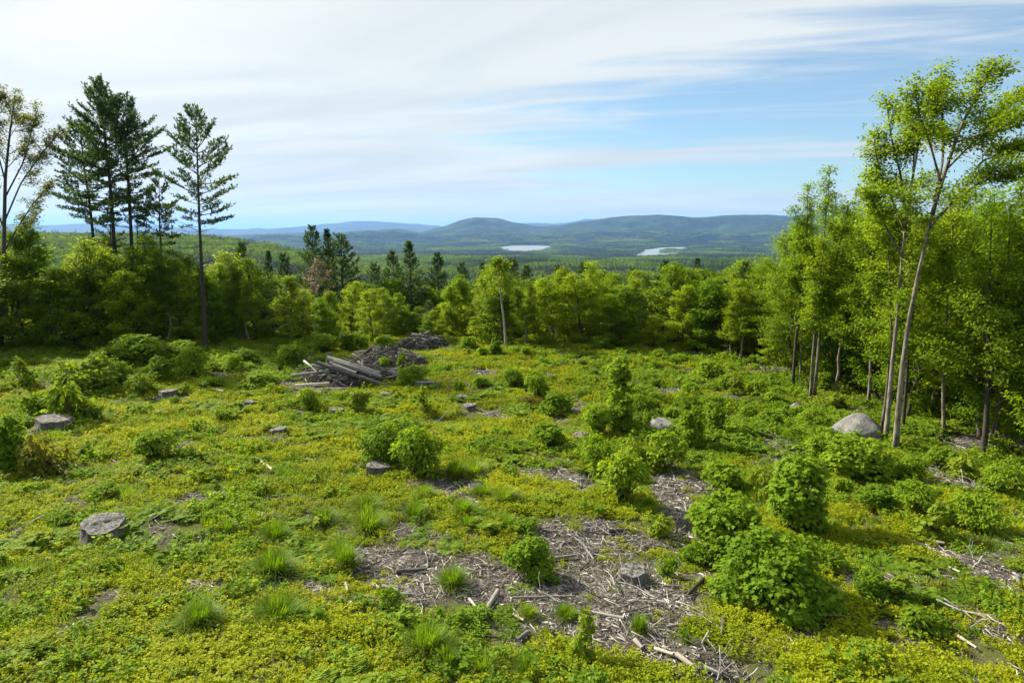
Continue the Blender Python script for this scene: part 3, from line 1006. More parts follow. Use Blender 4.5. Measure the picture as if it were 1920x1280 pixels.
ORD = ['zeroth', 'first', 'second', 'third', 'fourth', 'fifth', 'sixth', 'seventh', 'eighth', 'ninth', 'tenth', 'eleventh', 'twelfth', 'thirteenth', 'fourteenth', 'fifteenth', 'sixteenth', 'seventeenth',
       'eighteenth', 'nineteenth', 'twentieth'] + ['twenty-' + s for s in ('first', 'second', 'third', 'fourth', 'fifth', 'sixth', 'seventh', 'eighth', 'ninth')] + ['thirtieth'] + \
      ['thirty-' + s for s in ('first', 'second', 'third', 'fourth', 'fifth', 'sixth', 'seventh', 'eighth', 'ninth')]

# skyline of the young wood round the clearing (photo rows of the tree tops)
SK_X = [-600, -150, 0, 60, 130, 220, 330, 380, 440, 480, 520, 560, 640, 700, 760, 800, 830, 880, 935, 970, 1000, 1080, 1130, 1160, 1200, 1240, 1290, 1340, 1390, 1430, 1460, 1500, 1555, 1600, 1650, 1700, 1760, 1820, 1900, 2000, 2300]
SK_Y = [442, 430, 425, 430, 440, 452, 468, 490, 486, 505, 520, 535, 535, 520, 545, 560, 520, 522, 505, 525, 520, 505, 515, 540, 525, 505, 520, 528, 505, 490, 470, 420, 400, 400, 385, 392, 395, 385, 365, 350, 340]

rng = rs(900)
seglen = np.hypot(*np.diff(EDGE, axis=0).T)
cum = np.concatenate([[0], np.cumsum(seglen)])
rows = []
ROWS = [('front', 0.6, 2.3, 0.9), ('second', 3.6, 2.2, 1.0), ('third', 7.0, 2.6, 1.0), ('back', 11.5, 4.2, 1.0)]
for rname, off, step, hf in ROWS:
    s = 0.0
    while s < cum[-1]:
        sx = np.interp(s, cum, EDGE[:, 0]); sy = np.interp(s, cum, EDGE[:, 1])
        rr = math.hypot(sx, sy)
        k = (rr + off + rng.normal(0, 0.8)) / rr
        x, y = sx * k + rng.normal(0, 0.5), sy * k
        z = float(zt(x, y))
        X, Yp, dep = project(x, y, z)
        X = float(X)
        if X < 387 and rname in ('third', 'back') and rng.random() < 0.55:
            s += step
            continue
        if -170 < X < 2090:
            rows.append((rname, X, x, y, z, hf))
        s += step * rng.uniform(0.65, 1.4)

ANCH = [(387, 'the lone pine', -1, 'left of'), (387, 'the lone pine', 1, 'right of'), (785, 'the far brush heap', 1, 'right of'), (945, 'the white birch', 1, 'right of'), (1525, 'the grey twin stems', 1, 'right of'), (1678, 'the leaning tree', 1, 'right of')]
def seg_of(X):
    return 0 if X < 387 else 1 if X < 785 else 2 if X < 945 else 3 if X < 1525 else 4 if X < 1678 else 5
buckets = {}
for r_ in rows:
    buckets.setdefault((r_[0], seg_of(r_[1])), []).append(r_)
ntree = 0
for (rname, sg), L_ in buckets.items():
    ax, an, sgn, word = ANCH[sg]
    L_.sort(key=lambda q: abs(q[1] - ax))
    for i, (rn, X, x, y, z, hf) in enumerate(L_):
        top = float(np.interp(X, SK_X, SK_Y)) - 6
        base_y = float(project(x, y, z)[1])
        frac = hf * rng.uniform(0.70, 1.08) if rname == 'front' else rng.uniform(0.80, 1.10)
        if 690 < X < 830:
            frac *= 0.55 if X > 740 and rname in ('front', 'second') else 0.8
        ty = base_y - (base_y - top) * frac
        right = X > 1420
        kind = rng.choice((['pole0', 'pole1', 'fine0', 'fine1', 'fine2', 'fine1', 'fine0'] if right else ['young%d' % q for q in range(7)] + ['pole0', 'pole1', 'pole2']))
        if rname == 'front' and rng.random() < 0.25:
            kind = 'sapling%d' % rng.integers(0, 3); ty = base_y - (base_y - top) * rng.uniform(0.35, 0.55)
        if rname in ('third', 'back') and 400 < X < 1420 and rng.random() < 0.2:
            kind = 'spruce%d' % rng.integers(0, 3)
        mat = TR[kind][0][1].materials[0].name
        look = {'tree_leaf': 'leafy green', 'fresh_tree_leaf': 'bright yellow-green', 'deep_green_leaf': 'deep green', 'pine_needle': 'dark needled'}[mat]
        sz = 'conifer' if kind.startswith('spr') else 'sapling' if kind.startswith('sap') else 'slender tree' if kind.startswith('pole') else 'young tree'
        rowt = {'front': 'front row of the wood', 'second': 'second row of the wood', 'third': 'third row of the wood', 'back': 'back row of the wood'}[rname]
        lab = '%s %s, %s, %s %s %s' % (look, sz, rowt, ORD[i + 1] if i + 1 < len(ORD) else 'last', word, an)
        place_tree(kind, 0, 0, ty, 'sapling' if kind.startswith('sap') else 'conifer_tree' if kind.startswith('spr') else 'young_tree', lab, 'tree', 'young trees round the clearing', rng,
                   wide=(1.1 if right else 0.95 if kind.startswith('spr') else 1.3) * rng.uniform(0.85, 1.15), pos=(x, y, z))
        ntree += 1
print('edge trees', ntree, round(time.time() - T0, 1))

# ------------------------------------------------------------------ the pines on the left
def trunk_px(pts, extra=0.0):
    """trunk path from photo pixels, standing in a vertical plane at its foot; returns (foot, local path)"""
    p0 = at(*pts[0])
    y = p0[1] + extra
    if extra:
        q = on_plane(pts[0][0], pts[0][1], y); p0 = np.array([q[0], y, float(zt(q[0], y))])
    W = [p0] + [on_plane(a, b, y) for a, b in pts[1:]]
    W = np.array(W)
    return p0, W - p0


def put(name, label, cat, group, p0, meshes):
    return thing(name, label, cat, group, (p0[0], p0[1], p0[2] - 0.05), parts=(('trunk', meshes[0]), ('crown', meshes[1])))


g = 'tall pines on the left'
p0, tr = trunk_px([(228, 648), (216, 480), (206, 340), (195, 240), (184, 158)], 7)
put('pine_tree', 'tallest white pine of the group, highest tip above its neighbours', 'pine', g, p0, conifer(301, 21, 0.22, 0.36, 4.8, 0.66, 5, 'pine', 4, 0.30, 4, trunk=tr, dead=8, irregular=0.45, elt=62))
p0, tr = trunk_px([(254, 648), (248, 480), (240, 330), (233, 250), (230, 190)], 9)
put('pine_tree', 'white pine just right of the tallest one, branches reaching right', 'pine', g, p0, conifer(302, 20, 0.20, 0.38, 5.3, 0.72, 5, 'pine', 4, 0.30, 4, trunk=tr, dead=9, irregular=0.48, elt=60))
p0, tr = trunk_px([(186, 648), (178, 480), (168, 380), (156, 300), (150, 238)], 10)
put('pine_tree', 'shorter dense white pine on the left flank of the pine group', 'pine', g, p0, conifer(303, 17, 0.18, 0.42, 4.8, 0.62, 5, 'pine', 4, 0.30, 4, trunk=tr, dead=5, irregular=0.3, elt=50))
p0, tr = trunk_px([(310, 646), (304, 500), (299, 420), (298, 322)], 9)
put('pine_tree', 'smallest pine of the group, between the tall pines and the lone pine', 'pine', g, p0, conifer(304, 13, 0.14, 0.45, 2.7, 0.58, 5, 'pine', 4, 0.30, 5, trunk=tr, dead=5, irregular=0.45))
p0, tr = trunk_px([(387, 656), (380, 540), (374, 420), (370, 300), (367, 211)])
put('pine_tree', 'lone slim pine with bare lower trunk standing apart at wood edge', 'pine', g, p0, conifer(315, 20, 0.17, 0.50, 3.9, 0.68, 5, 'pine', 4, 0.29, 4, trunk=tr, dead=14, irregular=0.45, elt=64, elb=0))
for k, (x0, top, lab) in enumerate([(262, 380, 'thin bare-stemmed pine half hidden behind the tall pines'), (212, 395, 'thin dark pine stem beside the tallest pine trunk')]):
    p0, tr = trunk_px([(x0, 646), (x0 - 3, 500), (x0 - 6, top)], 6 + k)
    put('pine_tree', lab, 'pine', g, p0, conifer(310 + k, 12, 0.13, 0.62, 1.6, 0.6, 4, 'pine', 3, 0.26, 4, trunk=tr, dead=10, irregular=0.5))
# open-crowned broadleaf at the left edge of the frame
p0, tr = trunk_px([(2, 668), (6, 520), (8, 420), (10, 330), (18, 250), (28, 178)], 4)
y0 = p0[1]
lim = []
for pts in ([(8, 470), (30, 430), (62, 380), (95, 345)], [(8, 415), (40, 340), (80, 285), (112, 245)], [(8, 430), (-20, 360), (-50, 290), (-70, 240)], [(10, 340), (-6, 280), (-14, 210), (-10, 170)], [(9, 370), (45, 300), (60, 240), (70, 205)]):
    lim.append((np.array([on_plane(a, b, y0 + 0.35 * q * ((-1) ** len(lim))) for q, (a, b) in enumerate(pts)]) - p0, 0.07))
put('broadleaf_tree', 'tall open-crowned leafy tree at the left edge beside the pines', 'tree', None, p0,
    broadleaf(330, 20, 0.17, 0.62, 2.6, 16, 15000, 0.16, 'oval', (25, 60), 6, trunk=tr, limbs=lim, lmat='olive_leaf', bark='bark_dark', clump=0.8, spread=0.22))

# ------------------------------------------------------------------ the tall trees on the right
g = 'tall trees on the right'
p0, tr = trunk_px([(1678, 852), (1684, 770), (1693, 680), (1704, 600), (1722, 510), (1742, 425), (1756, 370)])
y0 = p0[1]
lim = []
for j, pts in enumerate([[(1748, 400), (1772, 320), (1800, 240), (1835, 170), (1856, 128)], [(1742, 425), (1790, 372), (1845, 335), (1900, 325), (1950, 310)], [(1752, 375), (1768, 300), (1770, 230), (1760, 180), (1765, 140)],
                         [(1775, 315), (1820, 270), (1870, 215), (1915, 165)], [(1790, 265), (1850, 245), (1900, 235), (1960, 225)], [(1764, 340), (1745, 270), (1725, 215), (1715, 165)], [(1800, 365), (1840, 300), (1880, 285), (1925, 270)]]):
    dpt = [0.0, -0.5, 0.6, 0.8, -0.7, -0.4, 0.3][j]
    lim.append((np.array([on_plane(a, b, y0 + dpt * q) for q, (a, b) in enumerate(pts)]) - p0, [0.09, 0.07, 0.055, 0.045, 0.04, 0.05, 0.04][j]))
put('maple_tree', 'tall leaning maple with pale grey trunk, largest tree on the right', 'tree', g, p0,
    broadleaf(340, 17, 0.105, 0.85, 2.1, 6, 21000, 0.125, 'oval', (25, 60), 6, trunk=tr, limbs=lim, bark='bark', lmat='tree_leaf', clump=0.45, spread=0.24))
p0, tr = trunk_px([(1660, 832), (1668, 740), (1675, 660), (1682, 600), (1690, 500), (1698, 420), (1712, 330), (1716, 240)])
y0 = p0[1]
lim = [(np.array([on_plane(a, b, y0 + dd * q) for q, (a, b) in enumerate(pts)]) - p0, rr) for pts, rr, dd in
       (([(1700, 410), (1690, 330), (1672, 260), (1662, 185)], 0.06, 0.4), ([(1710, 340), (1722, 270), (1735, 210), (1745, 175)], 0.05, -0.4), ([(1696, 430), (1672, 370), (1650, 320), (1638, 260)], 0.05, 0.3), ([(1692, 480), (1660, 420), (1640, 385), (1632, 360)], 0.05, -0.5))]
put('maple_tree', 'straight grey-trunked maple standing just left of the leaning maple', 'tree', g, p0,
    broadleaf(341, 15, 0.09, 0.42, 1.9, 16, 16000, 0.13, 'oval', (25, 60), 6, trunk=tr, limbs=lim, bark='bark', lmat='tree_leaf', clump=0.5, spread=0.22))
SLIM = [([(1486, 726), (1492, 640), (1500, 560), (1512, 470), (1515, 352)], 0.13, 1.5, 'bark_dark', 'dark slender tree left of the grey twin stems, beside a flat rock', 0.45),
        ([(1500, 722), (1503, 640), (1505, 560), (1500, 480), (1490, 392)], 0.09, 1.3, 'bark', 'thin straight tree just behind the dark slender tree by flat rock', 0.4),
        ([(1519, 757), (1523, 680), (1530, 600), (1540, 500), (1556, 326)], 0.11, 1.6, 'bark', 'left stem of the grey twin stems, tallest slender crown', 0.42),
        ([(1526, 757), (1534, 660), (1540, 590), (1565, 500), (1590, 385)], 0.12, 1.5, 'bark', 'right stem of the grey twin stems, leaning right', 0.42),
        ([(1628, 764), (1632, 700), (1634, 620), (1638, 500), (1645, 400)], 0.12, 1.8, 'bark', 'slender grey tree behind the big boulder', 0.4),
        ([(1650, 820), (1662, 740), (1672, 640), (1668, 500), (1660, 395)], 0.08, 1.6, 'bark', 'thin tree in the shade right behind the leaning maple', 0.4),
        ([(1692, 812), (1698, 740), (1705, 650), (1720, 520), (1735, 410)], 0.10, 1.9, 'bark_dark', 'dark thin tree just right of and behind the leaning maple', 0.36),
        ([(1843, 862), (1850, 780), (1854, 690), (1852, 600), (1860, 400)], 0.15, 2.3, 'bark_dark', 'dark trunked tree over bare brown ground at right, left of a pair', 0.38),
        ([(1862, 853), (1872, 780), (1880, 690), (1888, 560), (1895, 380)], 0.11, 2.0, 'bark_dark', 'dark thin trunk over bare brown ground, right of a pair', 0.38),
        ([(1770, 815), (1768, 740), (1772, 650), (1780, 520), (1790, 400)], 0.09, 2.0, 'bark', 'thin grey tree midway between leaning maple and the dark pair', 0.34)]
for j, (pts, r0, wd, bk, lab, cb) in enumerate(SLIM):
    p0, tr = trunk_px(pts)
    put('slender_tree', lab, 'tree', g, p0, broadleaf(350 + j, 12, r0 * 0.72, cb, wd, 24, 7000, 0.135, 'slim' if j < 4 else 'oval', (30, 66), 6, trunk=tr, bark=bk, lmat=['tree_leaf', 'tree_leaf_deep', 'tree_leaf', 'tree_leaf', 'tree_leaf', 'tree_leaf', 'tree_leaf', 'tree_leaf', 'tree_leaf_fresh', 'tree_leaf'][j], clump=0.45, spread=0.22))
# white birch in the middle of the far edge, and the brown budding tree
p0, tr = trunk_px([(949, 652), (945, 600), (940, 560), (936, 520), (934, 488)])
put('birch_tree', 'white-stemmed birch leaning at the far edge of the clearing', 'tree', None, p0, broadleaf(370, 8, 0.10, 0.48, 1.5, 20, 2600, 0.19, 'oval', (30, 60), 6, trunk=tr, bark='bark_birch', lmat='tree_leaf_fresh', clump=0.6))
p0, tr = trunk_px([(596, 640), (596, 580), (595, 540), (595, 490)], 12)
put('budding_tree', 'brown budding tree with bare twigs below the conifer pair', 'tree', None, p0, broadleaf(371, 9, 0.11, 0.30, 2.3, 26, 2600, 0.15, 'oval', (25, 60), 7, trunk=tr, bark='bark', lmat='bud_leaf', clump=0.5))

# conifers rising over the far edge: (x, top row, extra distance beyond the edge, width, label)
CON = [(590, 432, 22, 1.0, 'left one of the dark conifer pair above the brown budding tree'), (622, 436, 23, 0.9, 'right one of the dark conifer pair above the brown budding tree'), (648, 448, 20, 1.25, 'broad dark conifer right of the conifer pair'),
       (462, 463, 26, 0.9, 'small dark conifer tip right of the lone pine, below the wooded hill'), (512, 476, 28, 0.8, 'dark conifer midway between lone pine and the conifer pair'), (540, 482, 25, 0.8, 'dark conifer next left of the conifer pair'),
       (740, 478, 20, 1.0, 'dark pine touching the left side of the big pyramid conifer'), (771, 458, 16, 1.25, 'big pyramid-shaped conifer with bare trunk above the far brush heap'), (706, 500, 24, 0.9, 'half-hidden conifer left of the pyramid conifer'),
       (826, 482, 26, 1.0, 'conifer standing first right of the big pyramid conifer'), (905, 498, 26, 1.0, 'brownish conifer left of and behind the white birch'), (960, 492, 30, 0.9, 'dark conifer right of and behind the white birch'),
       (985, 505, 24, 0.9, 'short conifer below the left lake'), (1048, 505, 22, 1.0, 'conifer standing below right of the left lake'), (1090, 498, 32, 0.9, 'dark conifer midway between the two lakes'),
       (1180, 510, 20, 1.1, 'broad dark conifer below left of the island lake'), (1130, 515, 28, 0.9, 'conifer behind the wood left of the broad dark conifer'), (1330, 516, 24, 0.9, 'brown-green conifer below right of the island lake'),
       (870, 500, 34, 0.9, 'conifer between the pyramid conifer and the white birch')]
for j, (cx, ty, ex, wd, lab) in enumerate(CON):
    i_ = np.interp(cx, [p[0] for p in EDGE_PX], range(len(EDGE_PX)))
    e0 = at(cx, np.interp(cx, [p[0] for p in EDGE_PX], [p[1] for p in EDGE_PX]))
    k = (math.hypot(e0[0], e0[1]) + ex) / math.hypot(e0[0], e0[1])
    x, y = e0[0] * k, e0[1] * k
    place_tree('spruce%d' % (j % 3), 0, 0, ty - 5, 'conifer_tree', lab, 'conifer', 'conifers beyond the clearing', rs(700 + j), wide=wd, pos=(x, y, float(zt(x, y))))
print('named trees', round(time.time() - T0, 1))

# ------------------------------------------------------------------ the woods beyond, one mass
def far_crown(seed, w_, h_, n, s, conif=False):
    rng = rs(seed)
    mb = MB()
    if conif:
        z = rng.random(n) ** 0.8
        a = rng.random(n) * 6.28
        rr = (1 - z) * w_ * 0.5 * (0.6 + 0.4 * rng.random(n)) + 0.1
        pos = np.c_[np.cos(a) * rr, np.sin(a) * rr, h_ * (0.12 + 0.88 * z)]
        dv = np.c_[np.cos(a), np.sin(a), -0.15 + 0.7 * z] + rng.normal(0, 0.25, (n, 3))
        nv = np.c_[np.cos(a) * 0.3, np.sin(a) * 0.3, np.ones(n)] + rng.normal(0, 0.3, (n, 3))
        leaves(mb, pos, dv, nv, s * rng.uniform(0.6, 1.2, n) * (1.1 - 0.6 * z), KITE, rng=rng)
    else:
        L = 8
        lc = np.c_[rng.normal(0, 0.2, (L, 2)) * w_, rng.uniform(0.42, 0.8, L) * h_]
        lr = rng.uniform(0.24, 0.36, L) * w_
        li = rng.integers(0, L, n)
        u = nrm(rng.normal(0, 1, (n, 3))); u[:, 2] = np.where(u[:, 2] < -0.3, -u[:, 2], u[:, 2])
        pos = lc[li] + u * (lr[li] * rng.uniform(0.75, 1.05, n))[:, None]
        dv = np.cross(u, rng.normal(0, 1, (n, 3))) + np.array([0, 0, -0.3])
        nv = u + np.array([0, 0, 0.5]) + rng.normal(0, 0.45, (n, 3))
        pos = pos - nrm(dv) * s * 0.5
        leaves(mb, pos, dv, nv, s * rng.uniform(0.6, 1.25, n), KITE, rng=rng, rnd=np.clip(0.5 * rng.random(n) + 0.5 * rng.random(L)[li], 0, 1))
    tb = MB()
    return mb


def tree_tpl(seed, w_, h_, n, s, conif):
    mb = far_crown(seed, w_, h_, n, s, conif)
    tube(mb, [[0, 0, -1], [0, 0, h_ * 0.5], [0, 0, h_ * 0.9]], [0.2, 0.13, 0.04], 5, mat=1)
    return mb.mesh('wood_tree', [M['far_needle'] if conif else M['far_leaf'], M['bark']])


tp = [tree_tpl(500 + i, 7, 11, 1100, 0.62, False) for i in range(4)] + [tree_tpl(510 + i, 5.5, 14, 1100, 0.75, True) for i in range(3)]


def canopy_patch(seed, conif_frac, n=9, span=34, per=210, s=1.45):
    rng = rs(seed)
    mb = MB(); out_ = MB()
    for i in range(n):
        cx, cy_ = (i % 3 - 1) * span / 3 + rng.normal(0, 2.2), (i // 3 - 1) * span / 3 + rng.normal(0, 2.2)
        con = rng.random() < conif_frac
        c = far_crown(seed * 31 + i, 7.5 if con else 11.5, rng.uniform(13, 17) if con else rng.uniform(10, 14), per, s, con)
        for (Fc, r, m_), V in zip(c.f, c.v):
            out_.add(V + np.array([cx, cy_, 0]), Fc, r, 1 if con else 0)
    return out_.mesh('wood_patch', [M['far_leaf'], M['far_needle']])


cp = [canopy_patch(600 + i, [0.0, 0.08, 0.25, 0.5, 0.9, 1.0][i]) for i in range(6)]
rng = rs(77)


def wood_filter(x, y, gap=17):
    r = np.hypot(x, y)
    ok = r > edge_r(x, y) + gap
    for P in LAKES:
        ok &= ~lake_in(P, x, y, 1.06)
    return ok


def conif_share(x, y):
    r = np.hypot(x, y)
    return np.clip((fbm(x / 260, y / 260, 55, 4) - 0.5) * 4.0 + 0.25 + 0.65 * sstep(r, 2200, 4000), 0, 1)


near_t = [TR['young%d' % i][0] for i in range(5)]
x, y = sector(rng, 2600, 35, 200, -50, 52)
ok = wood_filter(x, y, 15) & ((np.arctan2(x, y) > R(-19)) | (np.hypot(x, y) > 90)); x, y = x[ok], y[ok]
x2, y2 = sector(rng, 15500, 200, 760, -47, 47)
ok = wood_filter(x2, y2); x2, y2 = x2[ok], y2[ok]
x = np.concatenate([x, x2]); y = np.concatenate([y, y2])
cs = conif_share(x, y)
isc = rng.random(len(x)) < cs * np.interp(np.hypot(x, y), [80, 250], [0.12, 0.55])
idx = np.where(isc, 4 + rng.integers(0, 3, len(x)), rng.integers(0, 4, len(x)))
s = rng.uniform(0.75, 1.2, len(x)) * np.interp(np.hypot(x, y), [40, 90, 250], [0.62, 0.62, 1.0])
scatter('woodland_trees', tp, np.c_[x, y, zt(x, y) - 0.3], np.c_[np.zeros(len(x)), np.zeros(len(x)), rng.random(len(x)) * 6.28], np.c_[s, s, s * rng.uniform(0.85, 1.15, len(x))], idx,
        'mixed green woodland spreading over the slope beyond the clearing', 'woodland')
P_, I_, S_ = [], [], []
for r0, r1, sp, sc_ in ((740, 2200, 24, 1.0), (2200, 4200, 30, 1.2), (4200, 8600, 55, 1.9)):
    area = 0.5 * R(94) * (r1 * r1 - r0 * r0)
    x, y = sector(rng, int(area / sp ** 2), r0, r1, -47, 47)
    ok = wood_filter(x, y); x, y = x[ok], y[ok]
    z = zt(x, y)
    cs = conif_share(x, y) + rng.normal(0, 0.12, len(x))
    P_.append(np.c_[x, y, z - 1.0]); I_.append(np.clip(np.round(cs * 5), 0, 5))
    k = sc_ * rng.uniform(0.85, 1.2, len(x)); S_.append(np.c_[k, k, np.minimum(k, 1.15) * rng.uniform(0.85, 1.15, len(x))])
P_ = np.concatenate(P_); I_ = np.concatenate(I_); S_ = np.concatenate(S_)
scatter('distant_forest', cp, P_, np.c_[np.zeros(len(P_)), np.zeros(len(P_)), rng.random(len(P_)) * 6.28], S_, I_, 'far mixed forest filling the valley and the low wooded hill', 'forest')
print('far woods', len(P_), round(time.time() - T0, 1))

# ------------------------------------------------------------------ boulders
def boulder(seed, sx, sy, sz, cut=0.74):
    rng = rs(seed)
    bmv = []
    import bmesh
    bm = bmesh.new()
    bmesh.ops.create_icosphere(bm, subdivisions=4, radius=1.0)
    V = np.array([v.co[:] for v in bm.verts])
    dirs = nrm(rng.normal(0, 1, (14, 3)) + np.array([0, 0, 0.5]))
    r = np.ones(len(V))
    for d in dirs:                       # knocked-off faces
        h = rng.uniform(cut, 0.97)
        q = V @ d
        r = np.where(q * r > h, h / np.maximum(q, 1e-3), r)
    r = r * (1 + 0.10 * (fbm(V[:, 0] * 1.7 + V[:, 2] * 1.3, V[:, 1] * 1.7 - V[:, 2], seed) - 0.5) * 2 + 0.03 * (fbm(V[:, 0] * 7 + V[:, 2] * 5, V[:, 1] * 7, seed + 5) - 0.5) * 2)
    V = V * r[:, None] * np.array([sx, sy, sz])
    for v, c in zip(bm.verts, V):
        v.co = c
    me = bpy.data.meshes.new('boulder')
    bm.to_mesh(me); bm.free()
    me.polygons.foreach_set('use_smooth', np.ones(len(me.polygons), bool))
    me.materials.append(M['granite'])
    return me


for j, (px, py, wd, ht, lab, dpt) in enumerate([(1243, 814, 60, 32, 'pale angular granite boulder among shrubs in the middle of the slope', 0.9), (1618, 826, 88, 46, 'large rounded grey boulder left of the leaning maple', 0.9),
                                                (1472, 723, 26, 10, 'low flat grey rock at the foot of the dark slender tree', 0.8), (1494, 775, 28, 18, 'small grey rock half hidden in greenery below the flat rock', 0.8),
                                                (1690, 838, 26, 12, 'small grey rock at the foot of the leaning maple', 0.8)]):
    p = at(px, py); m_ = mpp(p)
    o = obj('boulder', boulder(40 + j, wd * m_ * 0.58, wd * m_ * 0.58 * dpt, ht * m_ * 0.95, 0.62 if j == 0 else 0.8), None, (p[0], p[1] + wd * m_ * 0.25, p[2] + ht * m_ * 0.05), (0.05, -0.08, 0.4 * j))
    tag(o, lab, 'boulder', 'boulders on the slope')

# ------------------------------------------------------------------ stumps
def stump(seed, rad, h, tilt=0.06, flare=0.35, nroot=5, ledge=False):
    rng = rs(seed)
    n = 40; m = 9
    th = np.arange(n) * 2 * math.pi / n
    ph = rng.random(3) * 6.28
    base_r = 1 + 0.09 * np.sin(2 * th + ph[0]) + 0.07 * np.sin(3 * th + ph[1]) + 0.045 * np.sin(5 * th + ph[2]) + 0.02 * np.sin(9 * th + ph[0])
    root = np.maximum(0, np.cos((th + ph[0]) * nroot / 1.0)) ** 1.5 * (0.6 + 0.8 * rng.random())
    fur = 0.045 * rng.normal(0, 1, n)                       # bark furrows run down the side
    tx, ty = math.cos(ph[2]) * tilt, math.sin(ph[2]) * tilt
    V = []
    for k in range(m):
        t = k / (m - 1)
        fl = (1 - t) ** 2.6
        r = rad * (base_r + fl * (flare + flare * 1.3 * root)) * (1 + 0.012 * rng.normal(0, 1, n) + fur * (0.4 + 0.6 * (1 - t)))
        x, y = r * np.cos(th), r * np.sin(th)
        z = -0.12 + (h + 0.12) * t + np.where(t == 1, 1, t) * (x * tx + y * ty)
        if ledge:
            z = z - t * np.where(np.cos(th - ph[1]) < -0.55, 0.16 * h, 0)
        V.append(np.c_[x, y, z])
    V = np.concatenate(V)
    i = np.arange(m - 1)[:, None] * n; j = np.arange(n)[None, :]; k = (j + 1) % n
    Fq = np.stack([i + j, i + k, i + n + k, i + n + j], -1).reshape(-1, 4)
    side = MB(); side.add(V, Fq)
    # cut face: concentric rings, slightly rough, with a torn hinge ridge
    top = V[-n:]; c = top.mean(0)
    rings = [1.0, 0.97, 0.8, 0.6, 0.4, 0.2]
    W = []
    for q, s in enumerate(rings):
        pts = c + (top - c) * s
        pts[:, 2] += (0.004 if q == 0 else 0.012) + (rng.normal(0, 0.012, n) if q > 1 else 0) + (0.03 * h * np.sign(np.cos(th - ph[1] + 0.5)) if q > 0 else 0) + (0.05 * h * np.exp(-((pts[:, 0] - c[0]) / (0.13 * rad)) ** 2) if 2 <= q <= 4 else 0)
        W.append(pts)
    W = np.concatenate(W + [c[None] + np.array([[0, 0, 0.015]])])
    i = np.arange(len(rings) - 1)[:, None] * n
    Fq = np.stack([i + j, i + k, i + n + k, i + n + j], -1).reshape(-1, 4)
    cut = MB(); cut.add(W, Fq)
    b = (len(rings) - 1) * n
    cut.f.append((np.array([[b + q, b + (q + 1) % n, len(W) - 1] for q in range(n)]), np.full(n, 0.5), 0))
    return side.mesh('bark', [M['stump_bark']], True), cut.mesh('cut_face', [M['cut']])


STUMPS = [(93, 812, 66, 38, 'tall grey stump with flared foot near the left edge', 0.05, False), (184, 1018, 84, 44, 'wide grey stump in low greenery, lower left of the clearing', 0.08, False),
          (707, 893, 46, 26, 'round pale-topped stump in front of the dark shrub pair', 0.03, False), (313, 747, 36, 13, 'low stump in front of the shrub row on the left', 0.03, False),
          (467, 764, 22, 9, 'small flat stump alone in the yellow-green carpet', 0.02, False), (520, 818, 32, 15, 'low stump with pale top, midway between round dark shrub and log pile', 0.05, False),
          (630, 781, 30, 16, 'dark-sided stump below the log pile', 0.03, False), (796, 731, 44, 15, 'long low stump right of the log pile foot', 0.05, False), (880, 771, 28, 11, 'pale stump beside a bare streak, right of the log pile', 0.05, False),
          (722, 748, 26, 9, 'weathered low stump between log pile and small sapling', 0.04, False), (1090, 830, 34, 19, 'round stump left of the pale angular boulder', 0.03, False), (1188, 1098, 56, 46, 'broken stump with spreading roots on the bare debris patch', 0.05, True),
          (510, 727, 24, 9, 'dark squat stump left of the log pile', 0.02, False), (617, 668, 13, 18, 'narrow upright stump behind the log pile', 0.04, False), (1258, 741, 16, 5, 'tiny pale stump among the shrubs above the boulder', 0.02, False),
          (867, 752, 20, 9, 'small grey stump above the pale stump, right of log pile', 0.05, False)]
for j, (px, py, wd, ht, lab, tl, lg) in enumerate(STUMPS):
    tl = tl * 1.6 + 0.03
    p = at(px, py); m_ = mpp(p)
    rad = wd * m_ * 0.5 * 0.88
    th_ = math.atan2(CAM_H - p[2], math.hypot(p[0], p[1]))
    h = max(0.10, (ht * m_ - 2 * rad * 0.8 * math.sin(th_) * 0.5) / math.cos(th_))
    h = min(max(h, rad * 0.45), rad * 0.75) + 0.09
    a, b = stump(800 + j, rad, h, tl, 0.65 if ht > 30 else 0.35, 5, lg)
    thing('tree_stump', lab, 'stump', 'stumps in the clearing', (p[0], p[1] + rad * 0.5, p[2] - 0.03), (0, 0, j * 1.1), parts=(('bark', a), ('cut_face', b)))

